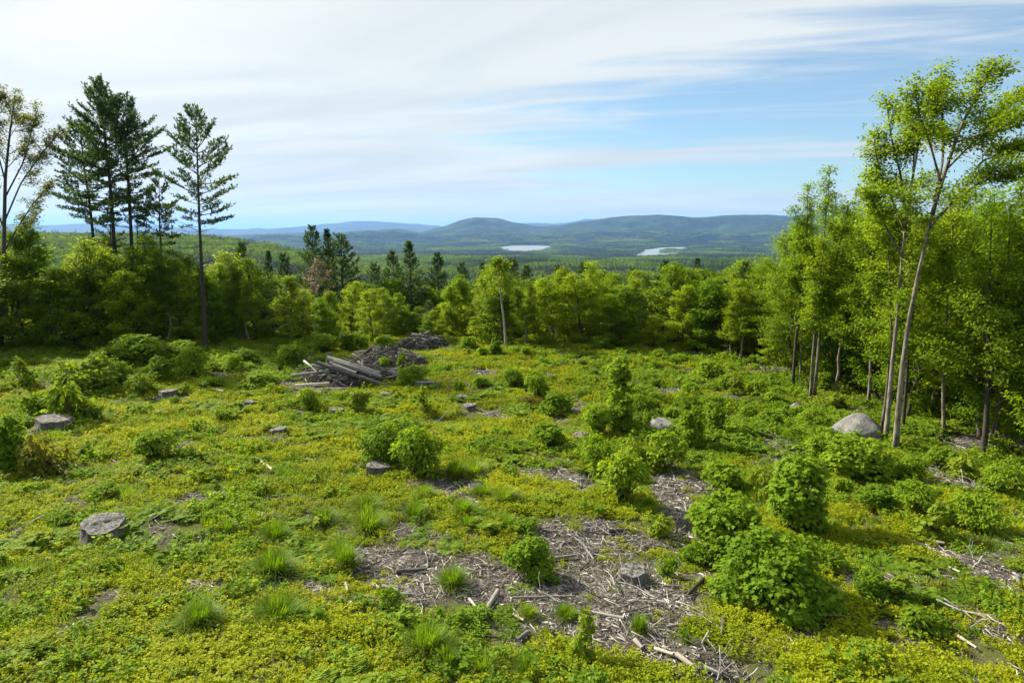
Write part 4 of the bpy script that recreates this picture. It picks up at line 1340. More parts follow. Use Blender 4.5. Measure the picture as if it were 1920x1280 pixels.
# ------------------------------------------------------------------ logs and brush heaps
def log_mesh(seed, L, r, taper=0.8, mat='wood_grey', knots=3, bend=0.012):
    rng = rs(seed)
    n = 16
    t = np.linspace(0, 1, n)
    P = np.c_[np.cumsum(rng.normal(0, bend * L / n, n)), np.cumsum(rng.normal(0, bend * L / n, n)), t * L]
    mb = MB()
    rad = r * (1 - (1 - taper) * t) * (1 + 0.03 * rng.normal(0, 1, n))
    tube(mb, P, rad, 12, rng=rng, wob=0.035, cap=False)
    for k in range(knots):               # snapped branch stubs
        s = rng.uniform(0.1, 0.95); a = rng.random() * 6.28
        b = polyline(P, s)
        d = np.array([math.cos(a), math.sin(a), 0.4])
        tube(mb, [b, b + d * r * 1.2, b + d * r * 1.9], [r * 0.25, r * 0.2, r * 0.12], 5, rng=rng)
    cuts = []
    for q, s in ((0, -1), (n - 1, 1)):
        ends = MB()
        V = mb.v[0].reshape(n, 12, 3)[q]
        c = V.mean(0)
        W = np.concatenate([V + [0, 0, s * 0.003], c + (V - c) * 0.55 + [0, 0, s * 0.012], [c + [0, 0, s * 0.008]]])
        k = np.arange(12); k2 = (k + 1) % 12
        Fq = np.stack([k, k2, 12 + k2, 12 + k], -1); Ft = np.stack([12 + k, 12 + k2, np.full(12, 24)], -1)
        if s < 0:
            Fq = Fq[:, ::-1]; Ft = Ft[:, ::-1]
        ends.add(W, Fq)
        ends.f.append((Ft + ends.nv - 25, np.full(12, 0.5), 0))
        cuts.append(ends.mesh('cut_end', [M['cut']]))
    return mb.mesh('stem', [M[mat]], True), cuts


def lay(name, label, cat, group, A, B, r, seed, mat='wood_grey', taper=0.8, knots=3):
    A = np.asarray(A, float); B = np.asarray(B, float)
    d = Vector(B - A)
    a, b = log_mesh(seed, d.length, r, taper, mat, knots)
    return thing(name, label, cat, group, tuple(A), d.to_track_quat('Z', 'Y').to_euler(), parts=(('stem', a), ('cut_end', b[0]), ('cut_end', b[1])))


def heap(seed, name, label, c, wx, wy, h, ang, n, nbig, group, thin=1.0):
    rng = rs(seed)
    ca, sa = math.cos(ang), math.sin(ang)

    def mound(u, v):
        return h * np.maximum(0, 1 - (u / wx) ** 2 - (v / wy) ** 2) ** 0.8 * (0.75 + 0.5 * fbm(u * 0.9 + 7, v * 0.9, seed, 3))

    def place(u, v, z):
        return np.array([u * ca - v * sa, u * sa + v * ca, z])
    e = thing(name, label, 'brush heap', group, (c[0], c[1], c[2] - 0.05))
    # earth and fine litter core
    core = MB()
    k = 30
    U, Vv = np.meshgrid(np.linspace(-1, 1, k), np.linspace(-1, 1, k))
    Zc = mound(U * wx, Vv * wy) * 0.30 - 0.08
    pts = np.stack([U * wx * ca - Vv * wy * sa, U * wx * sa + Vv * wy * ca, Zc], -1).reshape(-1, 3)
    i = np.arange(k - 1)[:, None] * k; j = np.arange(k - 1)[None, :]
    core.add(pts, np.stack([i + j, i + j + 1, i + k + j + 1, i + k + j], -1).reshape(-1, 4))
    obj('litter_core', core.mesh('litter_core', [M['wood_dark']]), e)
    tw = MB()
    for q in range(n + nbig):
        big = q >= n
        u = rng.uniform(-1, 1) * wx; v_ = rng.uniform(-1, 1) * wy
        if (u / wx) ** 2 + (v_ / wy) ** 2 > 0.95:
            continue
        L = rng.uniform(1.2, 3.0) if big else rng.uniform(0.5, 2.0)
        a = rng.normal(0.2, 0.9) if rng.random() < 0.7 else rng.random() * 6.28
        du, dv = math.cos(a) * L / 2, math.sin(a) * L / 2
        ts = np.linspace(-1, 1, 4)
        lift = rng.uniform(0.0, 0.14) + (0.10 if big else 0)
        sl = rng.normal(0, 0.26) * L
        P = []
        for t in ts:
            uu, vv = u + du * t, v_ + dv * t
            P.append(place(uu, vv, max(float(mound(np.array(uu), np.array(vv))) * 0.6 + float(mound(np.array(u), np.array(v_))) * 0.4, 0.0) + lift + sl * t * 0.5 + rng.normal(0, 0.02)))
        r = (rng.uniform(0.035, 0.075) if big else rng.uniform(0.012, 0.034)) * thin
        mb = MB() if big else tw
        tube(mb, P, np.linspace(r, r * 0.5, 4), 7 if big else 3, rng=rng)
        if big:
            obj('branch', mb.mesh('branch', [M['wood_grey'] if rng.random() < 0.4 else M['wood_dark']]), e)
    t_ = obj('twigs', tw.mesh('twigs', [M['wood_dark']]), e)
    t_['kind'] = 'stuff'
    return e


pc = at(645, 722); m_ = mpp(pc)
heap(11, 'brush_heap', 'front brush heap of dark branches under the grey logs', (pc[0] - 0.1, pc[1] + 1.6, pc[2]), 98 * m_, 2.2, 1.0, -0.05, 800, 70, 'brush heaps')
p2 = at(722, 686); m2 = mpp(p2)
heap(12, 'brush_heap', 'low brush heap right behind the grey logs, tapering to the right', (p2[0], p2[1] + 1.5, p2[2]), 74 * m2, 2.1, 0.85, -0.12, 800, 50, 'brush heaps')
p3 = at(787, 654); m3 = mpp(p3)
heap(13, 'brush_heap', 'far dark brush heap against the trees', (p3[0], p3[1] + 1.5, p3[2]), 46 * m3, 1.9, 0.85, 0.0, 700, 34, 'brush heaps')
g = 'grey logs on the brush heap'
yb = pc[1] + 0.1
def lp(px, py, dy=0.0):
    return on_plane(px, py, yb + dy)
lay('log', 'uppermost bluish grey log of the log pile', 'log', g, lp(614, 671, 0.9), lp(713, 699, 0.2), 0.16, 61, knots=2)
lay('log', 'pale grey log lying just below the uppermost log', 'log', g, lp(624, 677, 0.3), lp(716, 706, -0.3), 0.15, 62, knots=2)
lay('log', 'long dark log slanting down to the right under the pale logs', 'log', g, lp(594, 680, 0.2), lp(735, 728, -1.2), 0.15, 63, 'wood_dark', 0.7, 5)
lay('log', 'short dark log wedged between long dark log and pale logs', 'log', g, lp(623, 684, 0.0), lp(668, 700, -0.4), 0.14, 64, 'wood_grey', 0.9, 3)
lay('log', 'pale log lying on the ground at the front of the heap', 'log', g, lp(552, 724, -1.7), lp(617, 719, -1.5), 0.13, 65, 'wood_pale', 0.85, 2)
lay('log', 'thin pale pole on the grass in front of the heap', 'log', g, lp(558, 730, -2.0), lp(658, 728, -1.9), 0.06, 66, 'wood_pale', 0.7, 1)
lay('log', 'grey crooked log sticking out left of the heap', 'log', g, lp(546, 704, -0.3), lp(592, 698, 0.0), 0.09, 67, 'wood_grey', 0.8, 4)
lay('log', 'thick log lying across the low brush heap behind', 'log', g, np.array(on_plane(692, 662, p2[1] + 1.2)), np.array(on_plane(737, 678, p2[1] + 0.8)), 0.17, 68, 'wood_dark', 0.9, 3)
lay('log', 'dark log end pointing up out of the low brush heap', 'log', g, np.array(on_plane(682, 664, p2[1] + 0.9)), np.array(on_plane(697, 652, p2[1] + 1.3)), 0.12, 69, 'wood_dark', 0.9, 2)
lay('log', 'thin dark branch reaching right past the pale log ends', 'log', g, lp(706, 700, 0.3), lp(732, 692, 0.6), 0.05, 70, 'wood_dark', 0.5, 2)

# pieces of wood lying loose on the ground: (x0, y0, x1, y1, thickness px, material, label)
STK = [(489, 869, 511, 888, 7, 'wood_pale', 'short white stick in the yellow-green carpet left of the round stump'), (934, 1116, 908, 1158, 11, 'wood_grey', 'grey split slab on the debris patch'),
       (744, 1080, 800, 1074, 9, 'wood_dark', 'dark crooked branch at the left of the debris patch'), (960, 1128, 1078, 1126, 5, 'wood_grey', 'long thin grey branch below the bright lone shrub'),
       (718, 1106, 748, 1116, 8, 'wood_grey', 'grey stick below the dark crooked branch'), (1318, 1095, 1286, 1126, 9, 'wood_dark', 'dark branch leaning right of the broken stump'),
       (1354, 1072, 1374, 1058, 10, 'wood_grey', 'thick grey stick at the left foot of the big front shrub'), (1268, 1238, 1310, 1268, 11, 'wood_pale', 'pale splintered log near the bottom edge'),
       (1228, 1222, 1262, 1240, 8, 'wood_pale', 'pale stick end to end with the splintered log'), (1320, 1264, 1352, 1278, 9, 'wood_grey', 'grey stick at the bottom edge right of splintered log'),
       (1356, 1166, 1352, 1200, 8, 'wood_dark', 'dark upright-lying stick at the right rim of debris patch'), (1140, 1004, 1182, 1000, 8, 'wood_dark', 'dark curved branch above the broken stump'),
       (1040, 1052, 1080, 1050, 7, 'wood_dark', 'dark stick just right of the bright lone shrub'), (990, 1192, 972, 1206, 10, 'wood_dark', 'short dark root piece below the split slab'),
       (962, 1156, 982, 1176, 6, 'wood_pale', 'pale sliver right of the split slab'), (880, 1130, 904, 1160, 5, 'wood_pale', 'pale sliver left of the split slab'),
       (850, 1182, 900, 1182, 6, 'wood_grey', 'grey stick along the lower rim of the debris patch'), (1250, 1180, 1300, 1176, 7, 'wood_dark', 'dark stick right of the lower grass tuft'),
       (1170, 1165, 1105, 1155, 7, 'wood_grey', 'grey branch left of the lower grass tuft'), (1190, 1214, 1204, 1230, 10, 'wood_grey', 'short grey split piece near the bottom edge'),
       (1748, 1022, 1770, 1026, 8, 'wood_pale', 'short pale log on the right slope'), (1795, 1200, 1830, 1222, 6, 'wood_pale', 'pale curved stick at the lower right'),
       (1745, 1056, 1800, 1078, 5, 'wood_pale', 'long thin pale stick across the right slope'), (1905, 1085, 1912, 1112, 8, 'wood_dark', 'dark stub near the right edge'),
       (700, 1100, 712, 1110, 7, 'wood_pale', 'small pale block at the left end of debris patch'), (648, 1100, 652, 1116, 6, 'wood_grey', 'small grey chip left of the small pale block'),
       (757, 923, 770, 915, 7, 'wood_dark', 'dark stick beside the dark shrub pair'), (860, 980, 885, 984, 6, 'wood_grey', 'grey stick among the grass tufts'),
       (1324, 800, 1330, 820, 6, 'wood_pale', 'white stick right of the pale angular boulder'), (420, 738, 396, 734, 6, 'wood_pale', 'pale stick behind the low stump on the left')]
for j, (x0, y0, x1, y1, th, mt, lab) in enumerate(STK):
    a = at(x0, y0); b = at(x1, y1); m_ = mpp(a)
    r = th * m_ * 0.5
    lay('fallen_stick', lab, 'stick', 'loose wood on the ground', a + [0, 0, r + 0.03], b + [0, 0, r + 0.05], r, 400 + j, mt, 0.6, 2)
pole = at(167, 700)
print('wood', round(time.time() - T0, 1))

# ------------------------------------------------------------------ shrubs
SH = {}
for i in range(3):
    SH['small%d' % i] = (shrub(20 + i, 1.0, 0.75, 700, 0.10, ['maple', 'maple', 'maple_yellow'][i], OVAL, 11), 1.0, 0.75)
for i in range(4):
    SH['mid%d' % i] = (shrub(30 + i, 1.6, 1.35, 2000, 0.115, ['maple', 'maple', 'maple_yellow', 'maple'][i], MAPLE if i % 2 == 0 else OVAL, 18), 1.6, 1.35)
for i in range(3):
    SH['tall%d' % i] = (shrub(40 + i, 1.3, 1.75, 2000, 0.115, ['maple', 'maple_yellow', 'maple'][i], MAPLE, 20, 'tower'), 1.3, 1.75)
SH['big0'] = (shrub(50, 2.4, 1.7, 6200, 0.112, 'maple', MAPLE, 34), 2.4, 1.7)
SH['big1'] = (shrub(51, 1.7, 1.5, 3600, 0.11, 'maple', MAPLE, 24), 1.7, 1.5)
SH['tower0'] = (shrub(52, 1.65, 1.85, 4800, 0.108, 'maple', MAPLE, 34, 'tower', 0.08), 1.65, 1.85)
SH['red0'] = (shrub(53, 1.3, 1.0, 650, 0.14, 'maple_red', OVAL, 8, 'round', 0.3), 1.3, 1.0)
SH['yellow0'] = (shrub(54, 1.2, 0.9, 420, 0.19, 'maple_yellow', OVAL, 8, 'round', 0.3), 1.2, 0.9)
SH['sprig0'] = (shrub(55, 0.8, 1.0, 260, 0.13, 'maple_yellow', MAPLE, 7, 'tower', 0.35), 0.8, 1.0)

# (x, foot row, width px, height px, shape, label)
BUSH = [
    (1470, 1158, 215, 158, 'big0', 'largest rounded maple shrub, in front, lower right'),
    (1508, 1010, 140, 138, 'tower0', 'tall dense dark green shrub behind the largest rounded shrub'),
    (1368, 1052, 132, 120, 'big1', 'rounded shrub left of the tall dense shrub'),
    (1318, 1068, 78, 46, 'small1', 'low shrub at the foot of the rounded shrub left of the tall one'),
    (998, 1092, 92, 78, 'mid0', 'bright lone shrub standing on the bare debris patch'),
    (1170, 950, 98, 105, 'mid1', 'full shrub above the debris patch, right in the middle of the slope'),
    (1128, 895, 78, 82, 'mid3', 'shrub touching the full mid-slope shrub on its upper left'),
    (1245, 888, 76, 78, 'mid0', 'shrub directly in front of the pale angular boulder'),
    (1195, 880, 60, 50, 'mid2', 'yellowish low shrub between the boulder shrub and the full mid-slope shrub'),
    (1298, 845, 56, 82, 'tall0', 'upright shrub at the right side of the pale angular boulder'),
    (1342, 818, 52, 60, 'tall2', 'upright shrub second right of the pale angular boulder'),
    (1122, 822, 62, 64, 'mid1', 'round dark shrub left of the pale angular boulder'),
    (1166, 818, 66, 86, 'tall0', 'tall loose shrub just right of the round dark shrub'),
    (1205, 782, 46, 46, 'mid3', 'dark round shrub behind the tall loose shrub'),
    (1163, 748, 58, 72, 'tall2', 'tall dark shrub with pointed top above the round dark shrub'),
    (1262, 792, 34, 34, 'small0', 'small dark shrub peeping over the pale angular boulder'),
    (1218, 800, 30, 30, 'small2', 'small shrub left of the pale angular boulder'),
    (1042, 783, 62, 48, 'mid0', 'rounded shrub near the tiny reddish bush, mid slope'),
    (1010, 748, 54, 56, 'mid3', 'upright shrub above the rounded mid-slope shrub'),
    (965, 730, 40, 40, 'mid1', 'dark round shrub left of the upright mid-slope shrub'),
    (1028, 840, 66, 48, 'mid0', 'wide low shrub left of the round stump'),
    (1000, 762, 44, 22, 'red0', 'tiny reddish bush in the middle of the slope'),
    (902, 732, 42, 26, 'small1', 'small flat shrub right of the log pile'),
    (860, 740, 28, 30, 'small0', 'small shrub halfway from log pile to flat shrub'),
    (782, 900, 104, 98, 'mid1', 'right one of the dark shrub pair behind the round pale-topped stump'),
    (718, 876, 96, 78, 'mid3', 'left one of the dark shrub pair behind the round pale-topped stump'),
    (750, 846, 96, 60, 'mid0', 'loose shrub behind the dark shrub pair'),
    (795, 778, 30, 46, 'sprig0', 'thin sapling above the loose shrub, below the log pile'),
    (672, 780, 46, 46, 'tall1', 'yellow-green shrub below the log pile'),
    (577, 768, 46, 40, 'mid1', 'dark round shrub in front of the log pile'),
    (775, 726, 58, 42, 'mid3', 'bushy shrub at the right foot of the log pile'),
    (718, 694, 26, 24, 'small2', 'small yellow-green shrub at the ends of the pale logs'),
    (752, 700, 26, 34, 'sprig0', 'thin bright sprig right of the pale log ends'),
    (285, 872, 82, 66, 'mid1', 'round dark shrub alone in the yellow-green carpet at left'),
    (150, 740, 96, 70, 'mid2', 'large yellow-green round shrub behind the tall grey stump'),
    (218, 725, 52, 46, 'mid1', 'shrub second in the left row, right of the large yellow-green one'),
    (258, 742, 56, 40, 'small2', 'small yellow shrub in front of the left shrub row'),
    (298, 720, 52, 48, 'tall2', 'dark shrub in the middle of the left shrub row'),
    (357, 713, 66, 62, 'mid1', 'largest dark round shrub in the left shrub row'),
    (432, 700, 42, 38, 'mid3', 'round shrub at the right end of the left shrub row'),
    (395, 730, 54, 28, 'small0', 'low shrub in front of the largest dark round shrub'),
    (482, 732, 74, 36, 'mid0', 'broad low shrub left of the dark squat stump'),
    (545, 690, 52, 48, 'mid3', 'shrub behind and left of the log pile'),
    (250, 684, 86, 56, 'mid0', 'broad bright shrub at the wood edge below the tall pines'),
    (312, 690, 70, 50, 'mid2', 'pale shrub at the wood edge left of the lone pine foot'),
    (205, 692, 66, 44, 'mid1', 'dark shrub at the wood edge below the left-flank pine'),
    (340, 672, 50, 34, 'mid0', 'shrub right at the lone pine foot, left side'),
    (460, 680, 48, 26, 'mid1', 'dark shrub behind the right end of left shrub row'),
    (604, 662, 44, 36, 'mid0', 'bright shrub behind the narrow upright stump'),
    (650, 664, 44, 40, 'tall1', 'first bright shrub right of the narrow upright stump'),
    (672, 654, 34, 30, 'mid3', 'second bright shrub right of the narrow upright stump'),
    (716, 656, 30, 26, 'mid0', 'bright round shrub left of the far dark brush heap'),
    (40, 726, 44, 46, 'sprig0', 'light sprig shrub at the far left, above the tall grey stump'),
    (128, 800, 86, 84, 'yellow0', 'loose yellowish shrub right behind the tall grey stump'),
    (62, 790, 70, 60, 'small0', 'loose green shrub left behind the tall grey stump'),
    (8, 892, 70, 108, 'tall0', 'dark shrub cut by the left edge'),
    (86, 898, 84, 92, 'red0', 'reddish yellow shrub right of the edge-cut dark shrub'),
    (415, 795, 44, 28, 'small1', 'small dark shrub in the carpet above the round dark shrub'),
    (246, 782, 52, 24, 'small0', 'low green shrub in the carpet right of the tall grey stump'),
    (1360, 928, 72, 60, 'mid0', 'shrub alone on the slope left above the tall dense shrub'),
    (1430, 925, 50, 50, 'small2', 'thin yellow shrub right of the lone slope shrub'),
    (1552, 878, 78, 66, 'mid1', 'dark shrub at left of the group below the large rounded boulder'),
    (1618, 908, 118, 86, 'big1', 'biggest shrub of the group below the large rounded boulder'),
    (1590, 850, 64, 36, 'yellow0', 'yellowish shrub just in front of the large rounded boulder'),
    (1712, 905, 66, 54, 'mid3', 'shrub right below the leaning maple foot'),
    (1656, 962, 74, 48, 'mid0', 'low broad shrub below the biggest boulder-group shrub'),
    (1734, 978, 84, 74, 'mid1', 'full shrub on the right slope below the leaning maple'),
    (1752, 1018, 60, 64, 'sprig0', 'large-leaved bright sapling below the full right slope shrub'),
    (1838, 1000, 84, 76, 'mid3', 'dark shrub on the right slope right of the bright sapling'),
    (1818, 900, 56, 44, 'yellow0', 'bright yellow shrub beside the bare strip at right'),
    (1772, 880, 60, 40, 'mid0', 'low shrub left above the bright yellow shrub'),
    (1882, 938, 76, 66, 'mid1', 'shrub at the right edge above the dark slope shrub'),
    (1525, 808, 52, 40, 'mid1', 'round dark shrub below the small half-hidden rock'),
    (1450, 808, 48, 38, 'mid0', 'round shrub left of the one below the half-hidden rock'),
    (1400, 790, 44, 36, 'small0', 'shrub midway between boulder and half-hidden rock'),
    (1737, 1204, 76, 58, 'yellow0', 'broad-leaved yellowish plant at the lower right'),
    (1690, 1132, 64, 48, 'sprig0', 'bright sapling above the broad-leaved yellowish plant'),
    (1640, 1128, 62, 52, 'mid0', 'bright bush right of the largest rounded shrub'),
    (1762, 1116, 46, 28, 'red0', 'rusty brown bush on the right slope'),
    (1236, 1006, 62, 40, 'small2', 'small bush on bare ground above the broken stump'),
    (1252, 1086, 44, 44, 'small0', 'small bush beside the broken stump'),
    (1092, 1248, 54, 80, 'sprig0', 'pale upright sapling at the bottom of the debris patch'),
    (985, 1005, 60, 26, 'small1', 'low bush between grass tufts and full mid-slope shrub'),
    (930, 668, 30, 34, 'tall0', 'upright shrub at the far edge left of the white birch'),
    (878, 656, 30, 24, 'mid0', 'round shrub right of the far dark brush heap'),
    (905, 672, 28, 22, 'small1', 'small shrub between far brush heap and the birch'),
    (988, 668, 30, 22, 'small0', 'small shrub right of the white birch foot'),
    (1020, 690, 32, 20, 'small1', 'low shrub down right of the white birch foot'),
    (1130, 660, 40, 30, 'mid0', 'bushy shrub at the far edge midway along the wood'),
    (1095, 690, 30, 20, 'small0', 'small far shrub in the light strip'),
    (1230, 700, 30, 24, 'small1', 'small shrub right of the tall dark pointed shrub, upper slope'),
    (1235, 675, 26, 20, 'mid1', 'small dark shrub at the far edge above the upper slope'),
    (1330, 715, 56, 40, 'mid0', 'bright shrub on the upper right slope'),
    (1290, 745, 46, 34, 'small0', 'shrub on the upper slope above the pale angular boulder'),
    (1375, 735, 50, 36, 'small2', 'yellowish shrub on the upper right slope'),
    (1420, 745, 44, 34, 'small1', 'dark small shrub left of the flat rock'),
    (1300, 775, 40, 34, 'small2', 'yellow-green shrub right above the pale angular boulder'),
    (1450, 760, 40, 30, 'small0', 'low shrub left of the half-hidden rock'),
    (1560, 770, 60, 34, 'mid2', 'yellowish shrub behind the large rounded boulder'),
    (1545, 740, 40, 40, 'tall1', 'yellow-green shrub at the foot of the grey twin stems'),
    (180, 935, 60, 30, 'small0', 'low herb bush above the wide grey stump'),
    (345, 870, 44, 30, 'small1', 'low bush right of the round dark shrub at left'),
    (1560, 1080, 60, 50, 'small1', 'dark low bush squeezed behind the largest rounded shrub, right side'),
    (1580, 930, 50, 40, 'small0', 'low bush between the tall dense shrub and the boulder group'),
    (1885, 870, 60, 50, 'yellow0', 'yellow-green bush at the right edge on the brown ground'),
    (1700, 850, 44, 30, 'small2', 'small yellow bush right at the leaning maple foot'),
]
rng = rs(31)
for j, (px, py, wd, ht, kd, lab) in enumerate(BUSH):
    (sm, fm), w0, h0 = SH[kd]
    p = at(px, py); m_ = mpp(p)
    s = wd * m_ / w0; th_ = math.atan2(CAM_H - p[2], math.hypot(p[0], p[1]))
    hh = max(0.35, (ht * m_ - wd * m_ * 0.35 * math.sin(th_)) / math.cos(th_))
    thing('sapling' if kd == 'sprig0' else 'shrub', lab, 'shrub', 'shrubs in the clearing', (p[0], p[1] + wd * m_ * 0.22, p[2]), (0, 0, rng.random() * 6.28), (s * 1.05, s * 1.05, hh / h0 * 1.08), (('stems', sm), ('foliage', fm)))

# ------------------------------------------------------------------ grass tussocks
TU = []
for i in range(4):
    r_ = rs(60 + i); mb = MB()
    blades(mb, r_, 650, 0.42, 0.52, 0.012, 0, 0.85, 0.15)
    blades(mb, r_, 160, 0.55, 0.34, 0.012, 1, 1.2, 0.22)
    blades(mb, r_, 120, 0.60, 0.34, 0.012, 0, 1.0, 0.34)
    TU.append(mb.mesh('grass_tussock', [M['grass'], M['dry_grass']]))
TUS = [(510, 1082, 86, 52, 'broad bright tussock left of the debris patch'), (520, 1168, 92, 54, 'tussock below the broad bright tussock'), (372, 1180, 78, 62, 'tussock with long blades left of the one below the broad bright tussock'),
       (512, 1018, 78, 42, 'dark tussock above the broad bright tussock'), (423, 1003, 46, 28, 'small pale tussock left of the dark tussock'), (608, 985, 54, 30, 'short tussock right above the dark tussock'),
       (690, 1000, 62, 48, 'upright tussock in the middle of the tussock patch'), (688, 960, 64, 32, 'flat tussock behind the upright tussock'), (775, 980, 52, 38, 'tussock right of the upright tussock'),
       (870, 968, 52, 42, 'tussock with dry base at the right of the tussock patch'), (878, 992, 36, 28, 'small tussock just below the tussock with dry base'), (950, 990, 46, 32, 'tussock at the right end of the tussock patch'),
       (796, 935, 42, 26, 'small tussock behind, below the dark shrub pair'), (948, 945, 56, 34, 'pale tussock above the right end tussock'), (905, 935, 50, 30, 'pale flat tussock left of the pale tussock'),
       (800, 1236, 74, 62, 'tussock in the low greenery at the bottom middle'), (838, 1262, 50, 46, 'tussock right below the bottom middle tussock'), (850, 1104, 62, 54, 'round spiky tussock left of the bright lone shrub'),
       (650, 1076, 60, 56, 'upright tussock at the left end of the debris patch'), (990, 1166, 42, 28, 'small tussock beside the split slab'), (1060, 1166, 46, 34, 'tussock left of the broken stump, low on the debris patch'),
       (1202, 1192, 42, 48, 'spiky tussock below the broken stump'), (850, 900, 50, 38, 'tall grass clump right of the dark shrub pair'), (890, 895, 48, 36, 'tall grass clump second right of the dark shrub pair'),
       (1285, 1060, 36, 24, 'small tussock between broken stump and low shrub'), (1288, 1215, 20, 30, 'thin spiky tussock near the splintered log'), (990, 1270, 70, 40, 'fine grass clump at the bottom edge'),
       (905, 1272, 80, 44, 'fine grass clump left of the one at the bottom edge'), (630, 1040, 40, 26, 'small tussock above the upright tussock at the debris patch end')]
rng = rs(32)
for j, (px, py, wd, ht, lab) in enumerate(TUS):
    p = at(px, py); m_ = mpp(p)
    s = wd * m_ / 0.70 * rng.uniform(0.85, 1.1)
    o = obj('grass_tussock', TU[j % 4], None, (p[0], p[1] + 0.1, p[2] - 0.02), (rng.normal(0, 0.14), rng.normal(0, 0.14), rng.random() * 6.28), (s * rng.uniform(0.8, 1.2), s, max(0.7, ht * m_ / 0.52 * rng.uniform(0.9, 1.2))))
    tag(o, lab, 'grass tussock', 'grass tussocks')
print('shrubs', round(time.time() - T0, 1))

# ------------------------------------------------------------------ low cover, debris: uncountable
def low_tuft(seed, n, rad, h, leaf, mat, tpl=KITE, upright=0.8, mats=None):
    rng = rs(seed); mb = MB()
    ns = max(8, n // 14)
    a = rng.random(ns) * 6.28; q = np.sqrt(rng.random(ns)) * rad
    sx, sy = np.cos(a) * q, np.sin(a) * q
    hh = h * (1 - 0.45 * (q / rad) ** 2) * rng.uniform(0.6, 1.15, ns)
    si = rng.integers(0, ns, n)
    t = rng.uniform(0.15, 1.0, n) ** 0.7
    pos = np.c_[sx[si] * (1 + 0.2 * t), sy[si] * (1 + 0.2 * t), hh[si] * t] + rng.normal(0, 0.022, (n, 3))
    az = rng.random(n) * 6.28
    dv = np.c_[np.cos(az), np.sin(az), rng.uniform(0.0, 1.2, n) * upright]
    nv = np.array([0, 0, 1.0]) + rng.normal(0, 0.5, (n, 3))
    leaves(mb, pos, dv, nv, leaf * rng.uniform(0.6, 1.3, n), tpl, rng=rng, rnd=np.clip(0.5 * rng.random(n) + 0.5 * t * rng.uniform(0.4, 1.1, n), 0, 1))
    return mb.mesh('low_tuft', [M[mat]])


def grass_patch(seed, n, mat='grass'):
    rng = rs(seed); mb = MB()
    blades(mb, rng, n, 0.16, 0.26, 0.011, 0, 0.6, 0.34)
    return mb.mesh('grass_patch', [M[mat]])


def fern(seed):
    rng = rs(120 + seed); mb = MB()
    for k in range(7):
        a = k * 0.9 + rng.normal(0, 0.2); L = rng.uniform(0.35, 0.55)
        hz = np.array([math.cos(a), math.sin(a), 0]); side = np.array([-math.sin(a), math.cos(a), 0])
        t = np.repeat(np.linspace(0.18, 0.98, 12), 2); sg = np.tile([1, -1], 12)
        pos = hz[None] * (L * t ** 1.2)[:, None] + np.array([0, 0, 1.0])[None] * (0.42 * L / 0.45 * (t - 0.55 * t ** 2.2))[:, None]
        dv = side[None] * sg[:, None] + hz[None] * 0.45 + rng.normal(0, 0.08, (24, 3))
        nv = np.array([0, 0, 1.0])[None] + hz[None] * 0.3 + rng.normal(0, 0.12, (24, 3))
        leaves(mb, pos, dv, nv, L * 0.34 * np.sin(math.pi * np.clip(t * 0.92, 0.1, 1)) ** 0.7 + 0.015, NEED, rng=rng)
    return mb.mesh('fern', [M['herb']])


def seedling(seed):
    rng = rs(130 + seed); mb = MB()
    for st in range(3):
        h = rng.uniform(0.28, 0.6); b = rng.normal(0, 0.08, 2); tip = np.array([b[0] + rng.normal(0, 0.07), b[1] + rng.normal(0, 0.07), h])
        tube(mb, [[b[0], b[1], 0], tip * 0.5 + np.array([b[0], b[1], 0]) * 0.5, tip], [0.007, 0.005, 0.003], 3, 1, rng)
        n = 9
        f = rng.uniform(0.45, 1, (n, 1)); pos = np.array([b[0], b[1], 0]) * (1 - f) + tip * f
        a = rng.random(n) * 6.28
        leaves(mb, pos, np.c_[np.cos(a), np.sin(a), rng.uniform(-0.3, 0.2, n)], np.array([0, 0, 1.0]) + rng.normal(0, 0.3, (n, 3)), rng.uniform(0.10, 0.17, n), MAPLE if seed < 2 else OVAL, rng=rng)
    return mb.mesh('seedling', [M['maple_yellow'] if seed == 1 else M['maple'], M['stem']])


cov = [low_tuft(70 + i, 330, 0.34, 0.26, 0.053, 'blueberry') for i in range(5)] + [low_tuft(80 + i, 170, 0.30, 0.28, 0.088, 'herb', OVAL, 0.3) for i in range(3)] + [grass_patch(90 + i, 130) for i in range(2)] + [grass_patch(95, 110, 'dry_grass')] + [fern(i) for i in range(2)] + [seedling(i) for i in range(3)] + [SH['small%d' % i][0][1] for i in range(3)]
rng = rs(33)
X_, Y_, S_ = [], [], []
for r0, r1, dens, sc_ in ((7, 18, 15, 1.0), (18, 30, 11, 1.1), (30, 48, 7.5, 1.35), (48, 76, 5.5, 1.55)):
    area = 0.5 * R(96) * (r1 * r1 - r0 * r0)
    x, y = sector(rng, int(area * dens), r0, r1, -48, 48)
    X_.append(x); Y_.append(y); S_.append(np.full(len(x), sc_))
x = np.concatenate(X_); y = np.concatenate(Y_); s = np.concatenate(S_)
z = zt(x, y)
bm_ = bare_mask(x, y, z)
wood_floor = sstep(np.hypot(x, y) - edge_r(x, y), -1, 3)
keep = rng.random(len(x)) > np.maximum(np.clip(bm_ * 1.5, 0, 0.93), wood_floor * 0.7)
x, y, z, s, bm_ = x[keep], y[keep], z[keep], s[keep], bm_[keep]
px, py, dep = project(x, y, z)
nh = fbm(x / 3.1, y / 3.1, 61, 4); ng = fbm(x / 4.3 + 50, y / 4.3, 62, 4)
rightmid = sstep(px, 950, 1300) * sstep(py, 640, 680) * (1 - sstep(py, 800, 1000))
farleft = (1 - sstep(py, 690, 740)) * (1 - sstep(px, 500, 700))
leftlow = (1 - sstep(px, 60, 500)) * sstep(py, 830, 930)
kind = np.zeros(len(x), int) + rng.integers(0, 5, len(x))
